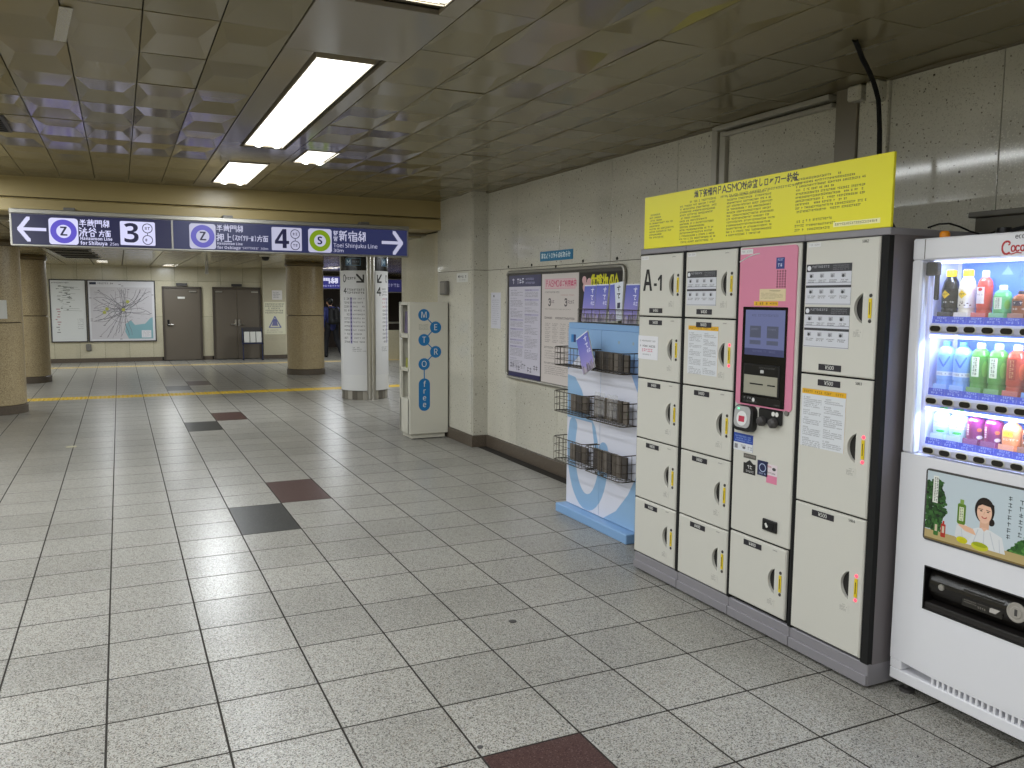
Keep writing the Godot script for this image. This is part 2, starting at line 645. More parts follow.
# ------------------------------------------------------------------ floor
func build_floor():
	var root = setting("floor")
	box_part(root, "bed", Vector3(-3.8, -0.12, -27.0), Vector3(10.4, -0.0012, 7.2), M.grout, 0.0)
	var light_mesh = cbox(Vector3(TILE - 0.0085, 0.02, TILE - 0.0095), 0.0008)
	var long_mesh = cbox(Vector3(TILE - 0.0085, 0.02, TILE * 2 - 0.0095), 0.0008)
	var rng = RandomNumberGenerator.new()
	rng.seed = 3
	var eye = Vector3(0.5, 0, 3.34)
	var look = Vector3(sin(0.4434), 0, -cos(0.4434))
	var side = Vector3(cos(0.4434), 0, sin(0.4434))
	var near = []
	var rest = []
	for i in range(-9, 26):
		for j in range(-18, 67):
			var at = Vector3((i + 0.5) * TILE, -0.01, -(j + 0.5) * TILE)
			var phase = posmod(j + 2, 12)      # the dark slabs come back every twelve rows
			if i == 4 and phase in [10, 11] or i == 3 and phase in [8, 9]:
				if (phase == 10 and i == 4 or phase == 8 and i == 3) and j > -8 and j < 40:
					var m = M.tile_brown if i == 4 else M.tile_black
					part(root, "dark_tile", long_mesh, m, at - Vector3(0, 0, TILE * 0.5))
				elif j <= -8 or j >= 40:
					rest.append(at)
				continue
			if j == 28 or j == 44:
				continue
			if at.x > 4.1 and at.z > -7.2:
				continue
			var d = at - eye
			var ahead = d.dot(look)
			if ahead > 1.0 and absf(d.dot(side)) < ahead * 0.66 + 0.3 and at.x < 4.05 and ahead > 2.0:
				near.append([ahead, at])
			else:
				rest.append(at)
	near.sort_custom(func(a, b): return a[0] < b[0])
	for k in near.size():
		if k < 290:
			part(root, "tile", light_mesh, M.tile[rng.randi() % 4], near[k][1])
		else:
			rest.append(near[k][1])
	var st = begin()
	for at in rest:
		var h = Vector3(TILE * 0.5 - 0.00425, 0.01, TILE * 0.5 - 0.00475)
		var y = at.y + h.y
		quad(st, Vector3(at.x - h.x, y, at.z - h.z), Vector3(at.x + h.x, y, at.z - h.z), Vector3(at.x + h.x, y, at.z + h.z), Vector3(at.x - h.x, y, at.z + h.z), Vector3.UP)
	var field = part(root, "tile_field", st.commit(), M.tile[0])
	field.set_meta("kind", "stuff")
	# two rows of raised guide tiles for the blind
	var dome = begin()
	add_cbox(dome, Vector3.ZERO, Vector3(TILE - 0.004, 0.02, TILE - 0.004), 0.002)
	for a in 6:
		for b in 6:
			add_lathe(dome, [Vector2(0.018, 0.01), Vector2(0.012, 0.015), Vector2(0.0, 0.015)], 6, Vector3((a - 2.5) * 0.063, 0, (b - 2.5) * 0.063))
	var dome_mesh = dome.commit()
	for i in range(-9, 26):
		part(root, "guide_tile", dome_mesh, M.yellow_tile, Vector3((i + 0.5) * TILE, -0.01, -28.5 * TILE))
		part(root, "guide_tile", dome_mesh, M.pale_yellow_tile, Vector3((i + 0.5) * TILE, -0.01, -44.5 * TILE))
	# a small metal plate let into the floor, and two plugged bolt holes
	var plate = part(self, "floor_plate", cbox(Vector3(0.1, 0.006, 0.075), 0.001), paint(Color(0.72, 0.7, 0.6), 0.4), Vector3(-0.02, 0.002, -6.6))
	tag(plate, "small pale metal plate let into the tiled floor", "plate")
	for q in [[Vector3(2.23, 0.0015, -0.27), 0.02], [Vector3(1.62, 0.0015, 0.74), 0.011]]:
		var cap = part(self, "bolt_cap", lathe([Vector2(q[1], -0.002), Vector2(q[1], 0.001), Vector2(q[1] * 0.7, 0.002), Vector2(0, 0.002)], 16), M.dark_grey, q[0])
		tag(cap, "larger dark round cap plugged into a pale floor tile" if q[1] > 0.015 else "tiny dark round cap plugged into a pale floor tile", "cap")


# ------------------------------------------------------------------ walls
func slab_wall(root, x, z0, z1, rows, width, mats, first = 0.0):
	# rows of stone slabs on a wall that faces -x; z0 > z1
	var k = 0
	var z = z0
	while z > z1 + 0.01:
		var w = first if k == 0 and first > 0.0 else width
		var e = maxf(z1, z - w)
		for r in rows:
			box_part(root, "slab", Vector3(x, r[0] + 0.002, e + 0.002), Vector3(x + 0.03, r[1] - 0.002, z - 0.002), mats[(k * 2 + int(r[0] * 3)) % mats.size()], 0.002)
		z = e
		k += 1


func build_walls():
	# the stone wall on the right: near bay at x = 4.12, far bay standing 18 cm forward
	var wr = setting("wall_right")
	box_part(wr, "backing", Vector3(4.13, 0, -4.9), Vector3(4.4, 2.9, 7.2), M.joint, 0.0)
	slab_wall(wr, 4.12, 6.924, 0.834, [[0.125, 1.925], [1.925, 2.76]], 0.87, M.slab)
	slab_wall(wr, 4.12, 0.834, 0.23, [[0.125, 1.925], [1.925, 2.76]], 0.87, M.slab)
	slab_wall(wr, 4.12, -0.1, -1.02, [[0.125, 1.925], [1.925, 2.7]], 1.0, M.slab)
	slab_wall(wr, 4.12, -1.14, -1.56, [[0.125, 1.925], [1.925, 2.76]], 0.87, M.slab)
	slab_wall(wr, 4.12, -1.56, -4.925, [[0.125, 1.925], [1.925, 2.76]], 0.87, M.slab)
	# a boxed-in duct between the bays with its metal frame
	box_part(wr, "duct_face", Vector3(4.085, 0, -0.1), Vector3(4.14, 2.76, 0.045), paint(Color(0.52, 0.49, 0.43), 0.4), 0.003)
	box_part(wr, "duct_face", Vector3(4.1, 0, 0.048), Vector3(4.14, 2.76, 0.23), M.slab[0], 0.003)
	var frame_mat = paint(Color(0.7, 0.685, 0.64), 0.35)
	box_part(wr, "frame_bar", Vector3(4.075, 1.6, -1.14), Vector3(4.14, 2.745, -1.085), frame_mat)
	box_part(wr, "frame_bar", Vector3(4.09, 1.6, -1.078), Vector3(4.14, 2.71, -1.022), frame_mat)
	box_part(wr, "frame_bar", Vector3(4.06, 2.715, -1.1), Vector3(4.14, 2.745, -0.13), frame_mat)
	box_part(wr, "frame_bar", Vector3(4.085, 2.675, -1.05), Vector3(4.14, 2.7, -0.13), frame_mat)
	box_part(wr, "bracket", Vector3(4.03, 2.665, 0.02), Vector3(4.13, 2.745, 0.11), M.slab[0], 0.01)
	box_part(wr, "bracket", Vector3(4.03, 2.64, 0.14), Vector3(4.13, 2.745, 0.22), M.slab[2], 0.012)
	var far = setting("wall_right_pier")
	box_part(far, "backing", Vector3(3.96, 0, -7.38), Vector3(4.4, 2.9, -4.905), M.joint, 0.0)
	slab_wall(far, 3.945, -4.945, -6.0, [[0.125, 1.925], [1.925, 2.76]], 1.055, M.slab)
	slab_wall(far, 3.95, -6.0, -7.38, [[0.125, 2.4]], 0.69, M.cream)
	for r in [[0.125, 1.925], [1.925, 2.76]]:
		box_part(far, "slab", Vector3(3.945, r[0] + 0.002, -4.93), Vector3(4.14, r[1] - 0.002, -4.9), M.slab[1], 0.002)
	box_part(far, "slab", Vector3(3.95, 0.125, -7.41), Vector3(4.4, 2.4, -7.382), M.cream[1], 0.002)
	var sk = setting("baseboard_right")
	box_part(sk, "stone", Vector3(4.1, 0, -4.9), Vector3(4.14, 0.125, 7.0), M.skirting, 0.003)
	box_part(sk, "stone", Vector3(3.925, 0, -7.42), Vector3(3.97, 0.125, -4.93), M.skirting, 0.003)
	box_part(sk, "stone", Vector3(3.925, 0, -4.95), Vector3(4.12, 0.125, -4.88), M.skirting, 0.003)
	# the walls that close the place outside the picture
	var wl = setting("wall_left")
	box_part(wl, "face", Vector3(-3.8, 0, -27.0), Vector3(-3.6, 2.9, 7.2), M.cream[0], 0.0)
	var wb = setting("wall_back")
	box_part(wb, "face", Vector3(-3.8, 0, 7.0), Vector3(4.4, 2.9, 7.2), M.cream[0], 0.0)
	var we = setting("wall_right_hall")
	box_part(we, "face", Vector3(10.2, 0, -27.0), Vector3(10.4, 2.9, -7.2), M.cream[0], 0.0)
	box_part(we, "face", Vector3(4.38, 0, -7.4), Vector3(10.4, 2.9, -7.2), M.cream[0], 0.0)


# ------------------------------------------------------------------ ceiling and its lamps
func hip_panel(w, d, rise):
	# a pressed metal panel: four facets rising to a short ridge across its middle
	var st = begin()
	var x = w / 2
	var z = d / 2
	var rim = 0.0
	var a = Vector3(-x, rim, -z)
	var b = Vector3(x, rim, -z)
	var c = Vector3(x, rim, z)
	var e = Vector3(-x, rim, z)
	var p = Vector3(-x * 0.58, rise, 0)
	var q = Vector3(x * 0.58, rise, 0)
	var down = Vector3.DOWN
	quad(st, a, b, q, p, down)
	quad(st, e, c, q, p, down)
	tri(st, a, e, p, down)
	tri(st, b, c, q, down)
	var up = Vector3(0, 0.03, 0)
	var ring = [a, b, c, e]
	for k in 4:
		var s0 = ring[k]
		var s1 = ring[(k + 1) % 4]
		quad(st, s0, s1, s1 + up, s0 + up, (s0 + s1))
	return st.commit()


func build_ceiling():
	var root = setting("ceiling")
	box_part(root, "void", Vector3(-3.8, CEIL + 0.03, -5.9), Vector3(4.4, CEIL + 0.2, 7.2), M.ceiling_void, 0.0)
	var pw = 0.2955
	var pd = 0.6155
	var x0 = 0.0375
	var variants = [hip_panel(pw - 0.006, pd - 0.004, 0.009), hip_panel(pw - 0.006, pd - 0.004, 0.0105), hip_panel(pw - 0.006, pd - 0.004, 0.008)]
	var rng = RandomNumberGenerator.new()
	rng.seed = 8
	var left = []
	for i in range(-2, 5):
		left.append(x0 + (i - 0.5) * pw)
	for i in range(6):
		left.append(-1.37 - 0.0 - (i + 0.5) * pw)
	var right = []
	for i in 8:
		right.append(1.79 + (i + 0.5) * pw)
	var st = begin()
	for x in left + right:
		for j in range(-11, 9):
			var z = -0.382 - (j + 0.5) * pd
			if z < -5.87:
				continue
			if x > 1.8 and x < 2.1 and (j == 5 or j == 4):
				continue
			# how far to the side of the way the camera looks; far panels outside the picture are joined
			var ahead = (x - 0.5) * 0.429 - (z - 3.34) * 0.903
			var across = (x - 0.5) * 0.903 + (z - 3.34) * 0.429
			var seen = ahead > 2.0 and absf(across) < ahead * 0.68 + 0.3
			var at = Vector3(x, CEIL + rng.randf_range(-0.001, 0.001), z)
			var tilt = Vector3(rng.randf_range(-0.006, 0.006), 0, rng.randf_range(-0.008, 0.008))
			if seen:
				part(root, "panel", variants[rng.randi() % 3], M.ceiling if rng.randf() < 0.7 else M.ceiling_alt, at, tilt)
			else:
				st.append_from(variants[0], 0, Transform3D(Basis(), at))
	var rest = part(root, "panel_field", st.commit(), M.ceiling)
	rest.set_meta("kind", "stuff")
	box_part(root, "edge_trim", Vector3(4.09, CEIL - 0.004, -5.9), Vector3(4.2, CEIL + 0.03, 7.0), M.ceiling_void, 0.0)
	# plain strip that carries the lamps
	var edges = [[-5.87, -5.5], [-5.5, -3.99], [-3.99, -3.28], [-3.28, -0.62], [-0.62, 0.1], [0.1, 2.8], [2.8, 3.4], [3.4, 6.1], [6.1, 7.0]]
	for e in edges:
		var long = e[1] - e[0]
		# the same strip runs down the other half of the concourse
		box_part(root, "strip_panel", Vector3(-1.366, CEIL - 0.002, e[0] + 0.002), Vector3(-0.852, CEIL + 0.02, e[1] - 0.002), M.ceiling_strip, 0.002)
		if long < 1.2:
			box_part(root, "strip_panel", Vector3(1.224, CEIL - 0.002, e[0] + 0.002), Vector3(1.786, CEIL + 0.02, e[1] - 0.002), M.ceiling_strip, 0.002)
		else:
			box_part(root, "strip_panel", Vector3(1.224, CEIL - 0.002, e[0] + 0.002), Vector3(1.362, CEIL + 0.02, e[1] - 0.002), M.ceiling_strip, 0.002)
			box_part(root, "strip_panel", Vector3(1.702, CEIL - 0.002, e[0] + 0.002), Vector3(1.786, CEIL + 0.02, e[1] - 0.002), M.ceiling_strip, 0.002)
	for q in [[1.793, 2.083, -4.07, -3.85], [1.793, 2.083, -3.19, -2.846], [1.793, 1.845, -3.85, -3.19]]:
		box_part(root, "strip_panel", Vector3(q[0], CEIL - 0.001, q[2]), Vector3(q[1], CEIL + 0.02, q[3]), M.ceiling_strip, 0.002)
	ceiling_light("long recessed ceiling light with a bare white glow before the line sign", Vector3(1.526, CEIL, -1.95), 0.272, 2.5, 0.9)
	ceiling_light("ceiling light close in front of the cross beam", Vector3(1.54, CEIL, -4.75), 0.31, 1.36, 1.0)
	ceiling_light("small square ceiling light off to one side of the lamp strip", Vector3(1.985, CEIL, -3.52), 0.24, 0.6, 1.0)
	for z in [-4.3, -1.2, 1.9, 5.0]:
		ceiling_light("long ceiling light in the lamp strip over the other half of the concourse", Vector3(-1.11, CEIL - 0.014, z), 0.3, 2.5, 2.3)
	ceiling_light("ceiling light whose far end shows over the locker aisle", Vector3(1.57, CEIL, 1.46), 0.23, 2.5, 0.85)
	ceiling_light("ceiling light at the rear of the concourse", Vector3(1.56, CEIL, 4.75), 0.29, 2.5, 0.85)
	# the cross beam where the ceiling drops
	var beam = setting("beam")
	box_part(beam, "upper_face", Vector3(-3.7, 2.555, -6.4), Vector3(3.99, CEIL + 0.05, -5.9), M.beam, 0.003)
	box_part(beam, "lower_lip", Vector3(-3.7, 2.415, -6.4), Vector3(3.99, 2.543, -5.885), M.beam, 0.012)
	box_part(beam, "core", Vector3(-3.7, 2.53, -6.3), Vector3(3.98, 2.57, -5.96), M.beam, 0.0)
	# dark air grille in the left part of the ceiling
	var v = thing("air_grille", "dark slatted air grille in the ceiling beside the pressed panels", "grille", Vector3(-0.28, CEIL, -3.15))
	box_part(v, "frame", Vector3(-0.16, -0.012, -0.28), Vector3(0.16, 0.01, 0.28), M.dark_grey, 0.003)
	for k in 7:
		box_part(v, "slat", Vector3(-0.14, -0.02, -0.24 + k * 0.075), Vector3(0.14, -0.008, -0.21 + k * 0.075), M.black, 0.002)
	# silvery tape on one panel joint
	var tape = part(self, "foil_tape", cbox(Vector3(0.05, 0.003, 0.5), 0.001), paint(Color(0.75, 0.73, 0.66), 0.25, 0.7), Vector3(0.33, CEIL - 0.004, -0.72), Vector3(0, 0.1, 0))
	tag(tape, "strip of silvery foil tape stuck over a ceiling panel joint", "tape")


func ceiling_light(label, at, w, d, strength, low = false):
	var t = thing("ceiling_light", label, "ceiling light", at, 0.0, "recessed ceiling lights")
	var rim = paint(Color(0.6, 0.56, 0.48), 0.35) if not M.has("rim") else M.rim
	M.rim = rim
	if not M.has("lamp_glow"):
		M.lamp_glow = glowing(Color(1.0, 0.985, 0.95), 2.6)
	var h = Vector2(w / 2, d / 2)
	box_part(t, "frame", Vector3(-h.x - 0.008, -0.005, -h.y - 0.008), Vector3(-h.x, 0.03, h.y + 0.008), rim, 0.002)
	box_part(t, "frame", Vector3(h.x, -0.005, -h.y - 0.008), Vector3(h.x + 0.008, 0.03, h.y + 0.008), rim, 0.002)
	box_part(t, "frame", Vector3(-h.x, -0.005, -h.y - 0.008), Vector3(h.x, 0.03, -h.y), rim, 0.002)
	box_part(t, "frame", Vector3(-h.x, -0.005, h.y), Vector3(h.x, 0.03, h.y + 0.008), rim, 0.002)
	box_part(t, "lamp_diffuser", Vector3(-h.x, 0.004, -h.y), Vector3(h.x, 0.02, h.y), M.lamp_glow, 0.0)
	if not low:
		# the two tube holders at the far end
		for s in [-0.5, 0.28]:
			var pts = []
			for k in 8:
				var a = PI * k / 7.0
				pts.append(Vector3(s * w * 0.62 + 0.03 - cos(a) * 0.03, -0.006 - sin(a) * 0.022, -h.y + 0.1))
			part(t, "tube_holder", tube(pts, 0.005, 6), M.offwhite)
	var l = AreaLight3D.new()
	l.name = "lamp_light"
	t.add_child(l)
	l.position = Vector3(0, -0.002, 0)
	l.rotation = Vector3(-PI / 2, 0, 0)
	l.area_size = Vector2(w, d)
	l.light_color = LAMP_COLOR
	l.light_energy = LAMP_POWER * d * strength
	l.shadow_enabled = true
	l.area_range = 40.0
	l.area_attenuation = 2.0
	return t


# ------------------------------------------------------------------ the hall beyond the beam
func column(label, at):
	var t = thing("column", label, "column", at, 0.0, "round stone columns of the far hall")
	part(t, "skirting", lathe([Vector2(0.4, 0.0), Vector2(0.4, 0.11), Vector2(0.385, 0.12)], 40), M.skirting)
	for s in [[0.12, 1.245], [1.252, 2.28]]:
		part(t, "stone_drum", lathe([Vector2(0.36, s[0]), Vector2(0.382, s[0] + 0.004), Vector2(0.385, s[0] + 0.01), Vector2(0.385, s[1] - 0.01), Vector2(0.382, s[1] - 0.004), Vector2(0.36, s[1])], 40), M.column)
	part(t, "collar", lathe([Vector2(0.38, 2.28), Vector2(0.41, 2.285), Vector2(0.41, 2.33), Vector2(0.39, LOW)], 40), paint(Color(0.42, 0.36, 0.25), 0.3))
	part(t, "core", lathe([Vector2(0.355, 0.0), Vector2(0.355, 2.3)], 24), M.joint)
	return t


func wall_door(called, x0, x1, leaves, note):
	var z = -19.36
	var d = setting(called, Vector3((x0 + x1) / 2, 0, z))
	var w = x1 - x0
	var leaf_mat = paint(Color(0.4, 0.37, 0.33), 0.35)
	var frame_mat = paint(Color(0.3, 0.27, 0.24), 0.4)
	for s in [-1, 1]:
		box_part(d, "door_frame", Vector3(s * (w / 2 + 0.02) - 0.025, 0, -0.06), Vector3(s * (w / 2 + 0.02) + 0.025, 1.87, 0.02), frame_mat)
	box_part(d, "door_frame", Vector3(-w / 2 - 0.045, 1.83, -0.06), Vector3(w / 2 + 0.045, 1.885, 0.02), frame_mat)
	for k in leaves:
		var a = -w / 2 + w * k / leaves
		var leaf = box_part(d, "door_leaf", Vector3(a + 0.004, 0.015, -0.04), Vector3(a + w / leaves - 0.004, 1.828, 0.0), leaf_mat, 0.004)
		var hx = (w / leaves) * (-0.40 if leaves == 1 else (0.42 if k == 0 else -0.42))
		part(leaf, "handle_plate", cbox(Vector3(0.05, 0.16, 0.012), 0.003), M.black if leaves == 1 else M.steel, Vector3(hx, 0.04, 0.026))
		part(leaf, "handle", tube([Vector3(hx, 0.0, 0.03), Vector3(hx, 0.0, 0.06), Vector3(hx + (0.12 if leaves == 1 or k == 1 else -0.12), 0.0, 0.06)], 0.012, 8), M.steel)
		part(leaf, "door_closer", cbox(Vector3(0.17, 0.035, 0.04), 0.004), M.steel, Vector3((w / leaves) * (0.3 if k == 0 and leaves == 1 else (-0.3 if k == 0 else 0.3)), 0.84, 0.04))
		if note and k == 0:
			part(leaf, "name_plate", cbox(Vector3(0.17, 0.05, 0.004), 0.001), M.paper, Vector3(-0.02, 0.68, 0.022))
	box_part(d, "door_number_sign", Vector3(-0.13, 1.9, 0.0), Vector3(0.13, 1.97, 0.03), M.dark_grey, 0.004)


func build_far_hall():
	var ce = setting("ceiling_far")
	box_part(ce, "void", Vector3(-3.8, LOW + 0.02, -27.0), Vector3(10.4, LOW + 0.2, -6.4), M.ceiling_void, 0.0)
	var panel_mesh = hip_panel(0.582, 0.582, 0.005)
	var st = begin()
	for i in range(-6, 17):
		for j in range(11, 45):
			var at = Vector3((i + 0.5) * 0.6, LOW, -(j + 0.5) * 0.6)
			if i >= -1 and i < 8 and j > 17 and j < 33:
				part(ce, "panel", panel_mesh, M.ceiling_low, at)
			else:
				st.append_from(panel_mesh, 0, Transform3D(Basis(), at))
	var rest = part(ce, "panel_field", st.commit(), M.ceiling_low)
	rest.set_meta("kind", "stuff")
	ceiling_light("ceiling light in the low ceiling just behind the line sign", Vector3(1.63, LOW, -8.6), 0.3, 2.0, 2.3, true)
	ceiling_light("ceiling light in the low ceiling before the grey doors", Vector3(1.63, LOW, -18.0), 0.28, 1.2, 2.2, true)
	ceiling_light("ceiling light in the low ceiling before the route maps", Vector3(0.2, LOW, -16.7), 0.2, 1.2, 1.3, true)
	ceiling_light("ceiling light in the low ceiling above the walking person", Vector3(5.28, LOW, -17.1), 0.25, 1.0, 3.6, true)
	ceiling_light("ceiling light in the low ceiling behind the signed column", Vector3(6.2, LOW, -12.0), 0.3, 1.25, 3.0, true)
	ceiling_light("ceiling light in the low ceiling behind the end of the stone wall", Vector3(5.6, LOW, -8.9), 0.3, 1.25, 2.6, true)
	ceiling_light("added ceiling light that brightens the dim hall far behind the walking person", Vector3(7.4, LOW, -20.2), 0.25, 1.0, 2.2, true)  # added lamp, only there to lift the black behind the person
	ceiling_light("added unseen ceiling light that brightens the far hall by the left columns", Vector3(-2.4, LOW, -12.3), 0.3, 1.25, 4.0, true)  # hidden helper lamp, put in to brighten the far hall
	ceiling_light("added unseen ceiling light that brightens the end of the left hall", Vector3(-2.4, LOW, -16.9), 0.3, 1.25, 3.4, true)  # another hidden lamp, added to make up the far hall brightness
	column("beige stone column with a white paper notice beside the line sign", Vector3(-1.1, 0, -9.97))
	column("beige stone column standing behind the one with the notice", Vector3(-1.1, 0, -14.55))
	column("beige stone column between the wall poster and the walking person", Vector3(4.08, 0, -14.5))
	var note = part(self, "paper_notice", sheet_mesh(0.18, 0.25, 0.002), M.paper, Vector3(-0.95, 1.43, -9.608), Vector3(0, 0.39, 0))
	tag(note, "white paper notice taped to a beige stone column", "notice")
	# louvres, smoke detector rod and camera dome under the low ceiling
	for k in 4:
		var z = -12.0 - k * 0.9
		var g = thing("ceiling_louvre", "dark slotted louvre in the low ceiling over the route maps", "louvre", Vector3(-0.2 + k * 0.03, LOW, z), 0.0, "dark ceiling louvres")
		box_part(g, "frame", Vector3(-0.32, -0.012, -0.2), Vector3(0.32, 0.008, 0.2), M.mid_grey, 0.003)
		for q in 3:
			box_part(g, "slat", Vector3(-0.28, -0.02, -0.15 + q * 0.11), Vector3(0.28, -0.01, -0.08 + q * 0.11), M.matt_black, 0.002)
	var s = thing("hanging_detector", "thin white detector rod hanging from the low ceiling", "detector", Vector3(2.17, 0, -15.0))
	part(s, "rod", lathe([Vector2(0.024, 2.12), Vector2(0.03, 2.13), Vector2(0.03, LOW)], 12), M.white)
	part(s, "tip", lathe([Vector2(0.0, 2.09), Vector2(0.036, 2.1), Vector2(0.036, 2.14), Vector2(0.024, 2.15)], 12), M.white)
	var cd = thing("camera_dome", "small black camera dome under the low ceiling", "camera", Vector3(2.86, 0, -11.8))
	part(cd, "housing", lathe([Vector2(0.0, 2.33), Vector2(0.09, 2.33), Vector2(0.1, 2.35), Vector2(0.1, LOW)], 20), M.offwhite)
	part(cd, "dome", lathe([Vector2(0.0, 2.26), Vector2(0.035, 2.266), Vector2(0.06, 2.285), Vector2(0.07, 2.31), Vector2(0.07, 2.332)], 20), M.black)
	# the end wall with its doors, poster pier and the way on to the right
	var wf = setting("wall_far")
	box_part(wf, "backing", Vector3(-3.7, 0, -19.7), Vector3(4.62, 2.5, -19.42), M.joint, 0.0)
	for k in 15:
		var a = -3.7 + k * 0.55
		if a > 4.3:
			continue
		for r in [[0.1, 1.12], [1.12, 2.02], [2.02, 2.4]]:
			var lo = Vector3(a + 0.002, r[0] + 0.002, -19.43)
			var hi = Vector3(minf(a + 0.55, 4.6) - 0.002, r[1] - 0.002, -19.4)
			box_part(wf, "slab", lo, hi, M.cream[(k + int(r[0])) % 2], 0.002)
	box_part(wf, "pier_face", Vector3(3.93, 0.1, -19.4), Vector3(4.6, 2.4, -19.25), M.cream[0], 0.004)
	var bs = setting("baseboard_far")
	for q in [[-3.7, 1.45], [2.45, 2.66]]:
		box_part(bs, "stone", Vector3(q[0], 0, -19.41), Vector3(q[1], 0.1, -19.38), M.skirting)
	box_part(bs, "stone", Vector3(3.91, 0, -19.41), Vector3(4.62, 0.1, -19.23), M.skirting)
	wall_door("door_1", 1.53, 2.38, 1, true)
	wall_door("door_2", 2.73, 3.85, 2, false)
	var wd = setting("wall_far_right")
	box_part(wd, "dark_face", Vector3(4.55, 0, -24.3), Vector3(10.4, 2.5, -24.0), paint(Color(0.24, 0.19, 0.16), 0.6), 0.0)
	box_part(wd, "return_face", Vector3(4.5, 0, -24.0), Vector3(4.62, 2.5, -19.45), M.cream[0], 0.0)
	build_maps()
	build_far_details()
	build_sign_column()


func build_maps():
	var z = -19.39
	# printed route maps: lines, stations, the bay
	var a = Sketch.new(512, 860, Color(0.83, 0.84, 0.84), 31)
	a.fine(24, 30, 250, 18, Color(0.2, 0.2, 0.22))
	for k in 26:
		var p = Vector2(a.rng.randf_range(60, 300), a.rng.randf_range(70, 420))
		a.rect(p.x, p.y, a.rng.randf_range(14, 60), a.rng.randf_range(5, 14), Color(0.35, 0.37, 0.36))
	for k in 12:
		a.line(Vector2(150 + k * 3, 90 + k * 30), Vector2(200 + a.rng.randf_range(-60, 250), 100 + k * 30), 3, Color(0.45, 0.48, 0.46))
	for k in 10:
		a.rect(60 + a.rng.randf_range(0, 40), 400 + k * 36, a.rng.randf_range(10, 60), 10, Color(0.62, 0.35, 0.4) if k < 7 else Color(0.4, 0.4, 0.4))
	for k in 6:
		a.fine(380, 540 + k * 26, 90, 10, Color(0.5, 0.5, 0.5))
	var b = Sketch.new(1024, 900, Color(0.82, 0.82, 0.84), 32)
	b.rect(30, 24, 100, 36, Color(0.12, 0.16, 0.25))
	b.fine(150, 30, 240, 24, Color(0.3, 0.3, 0.33))
	b.rect(40, 96, 940, 770, Color(0.76, 0.75, 0.77))
	b.poly([Vector2(560, 640), Vector2(640, 590), Vector2(700, 660), Vector2(860, 640), Vector2(940, 560), Vector2(980, 540), Vector2(980, 866), Vector2(600, 866), Vector2(545, 760)], Color(0.5, 0.66, 0.7))
	var mid = Vector2(520, 430)
	for k in 54:
		var p = mid + Vector2(b.rng.randf_range(-60, 60), b.rng.randf_range(-60, 60))
		var dir = TAU * k / 54.0 + b.rng.randf_range(-0.1, 0.1)
		if dir > 0.2 and dir < 1.1:
			continue
		var pts = [p]
		for q in b.rng.randi_range(6, 14):
			p += Vector2.from_angle(dir) * b.rng.randf_range(30, 70)
			dir += b.rng.randf_range(-0.28, 0.28)
			if p.x < 50 or p.x > 970 or p.y < 100 or p.y > 860:
				break
			pts.append(p)
		b.path(pts, 5, Color(0.26, 0.26, 0.29).lerp(Color(0.56, 0.54, 0.57), b.rng.randf()))
		if k % 3 == 0:
			b.rect(p.x - 12, p.y - 4, 34, 8, Color(0.45, 0.42, 0.47))
	for k in 130:
		b.fine(b.rng.randf_range(50, 900), b.rng.randf_range(110, 560), b.rng.randf_range(20, 60), 8, Color(0.48, 0.46, 0.5))
	b.arc(mid, 130, 110, 0, TAU, 5, Color(0.4, 0.42, 0.4))
	b.arc(mid, 230, 190, 0.9, TAU, 4, Color(0.45, 0.42, 0.44))
	for q in [[530, 430], [240, 470], [280, 420], [600, 310]]:
		b.disc(Vector2(q[0], q[1]), 28, 24, Color(0.66, 0.67, 0.32))
	b.rect(800, 740, 150, 110, Color(0.85, 0.85, 0.87))
	b.block(815, 755, 120, 5, 9, 9, Color(0.5, 0.5, 0.52))
	var q = thing("route_map", "narrow white station map on the far wall, left of the city route map", "map", Vector3(-0.61, 1.262, z))
	sheet(q, "print", 0.76, 1.49, printed(a.texture(), 0.35), Vector3(0, 0, 0.012))
	frame_of(q, 0.79, 1.52, 0.025, 0.03, M.dark_grey)
	q = thing("route_map", "wide city route map with a blue bay on the far wall", "map", Vector3(0.565, 1.262, z))
	sheet(q, "print", 1.5, 1.49, printed(b.texture(), 0.35), Vector3(0, 0, 0.012))
	frame_of(q, 1.53, 1.52, 0.025, 0.03, M.dark_grey)
	var box = part(self, "wall_socket", cbox(Vector3(0.12, 0.16, 0.05), 0.008), M.mid_grey, Vector3(-0.21, 0.37, -19.375))
	tag(box, "small grey socket box under the route maps", "socket")


func frame_of(parent, w, h, bar, depth, material):
	var st = begin()
	for s in [-1, 1]:
		add_cbox(st, Vector3(s * (w / 2 - bar / 2), 0, depth / 2), Vector3(bar, h, depth), 0.003)
		add_cbox(st, Vector3(0, s * (h / 2 - bar / 2), depth / 2), Vector3(w - 2 * bar, bar, depth), 0.003)
	part(parent, "frame", st.commit(), material)
	part(parent, "backboard", cbox(Vector3(w - bar, h - bar, 0.008), 0.001), material, Vector3(0, 0, 0.006))


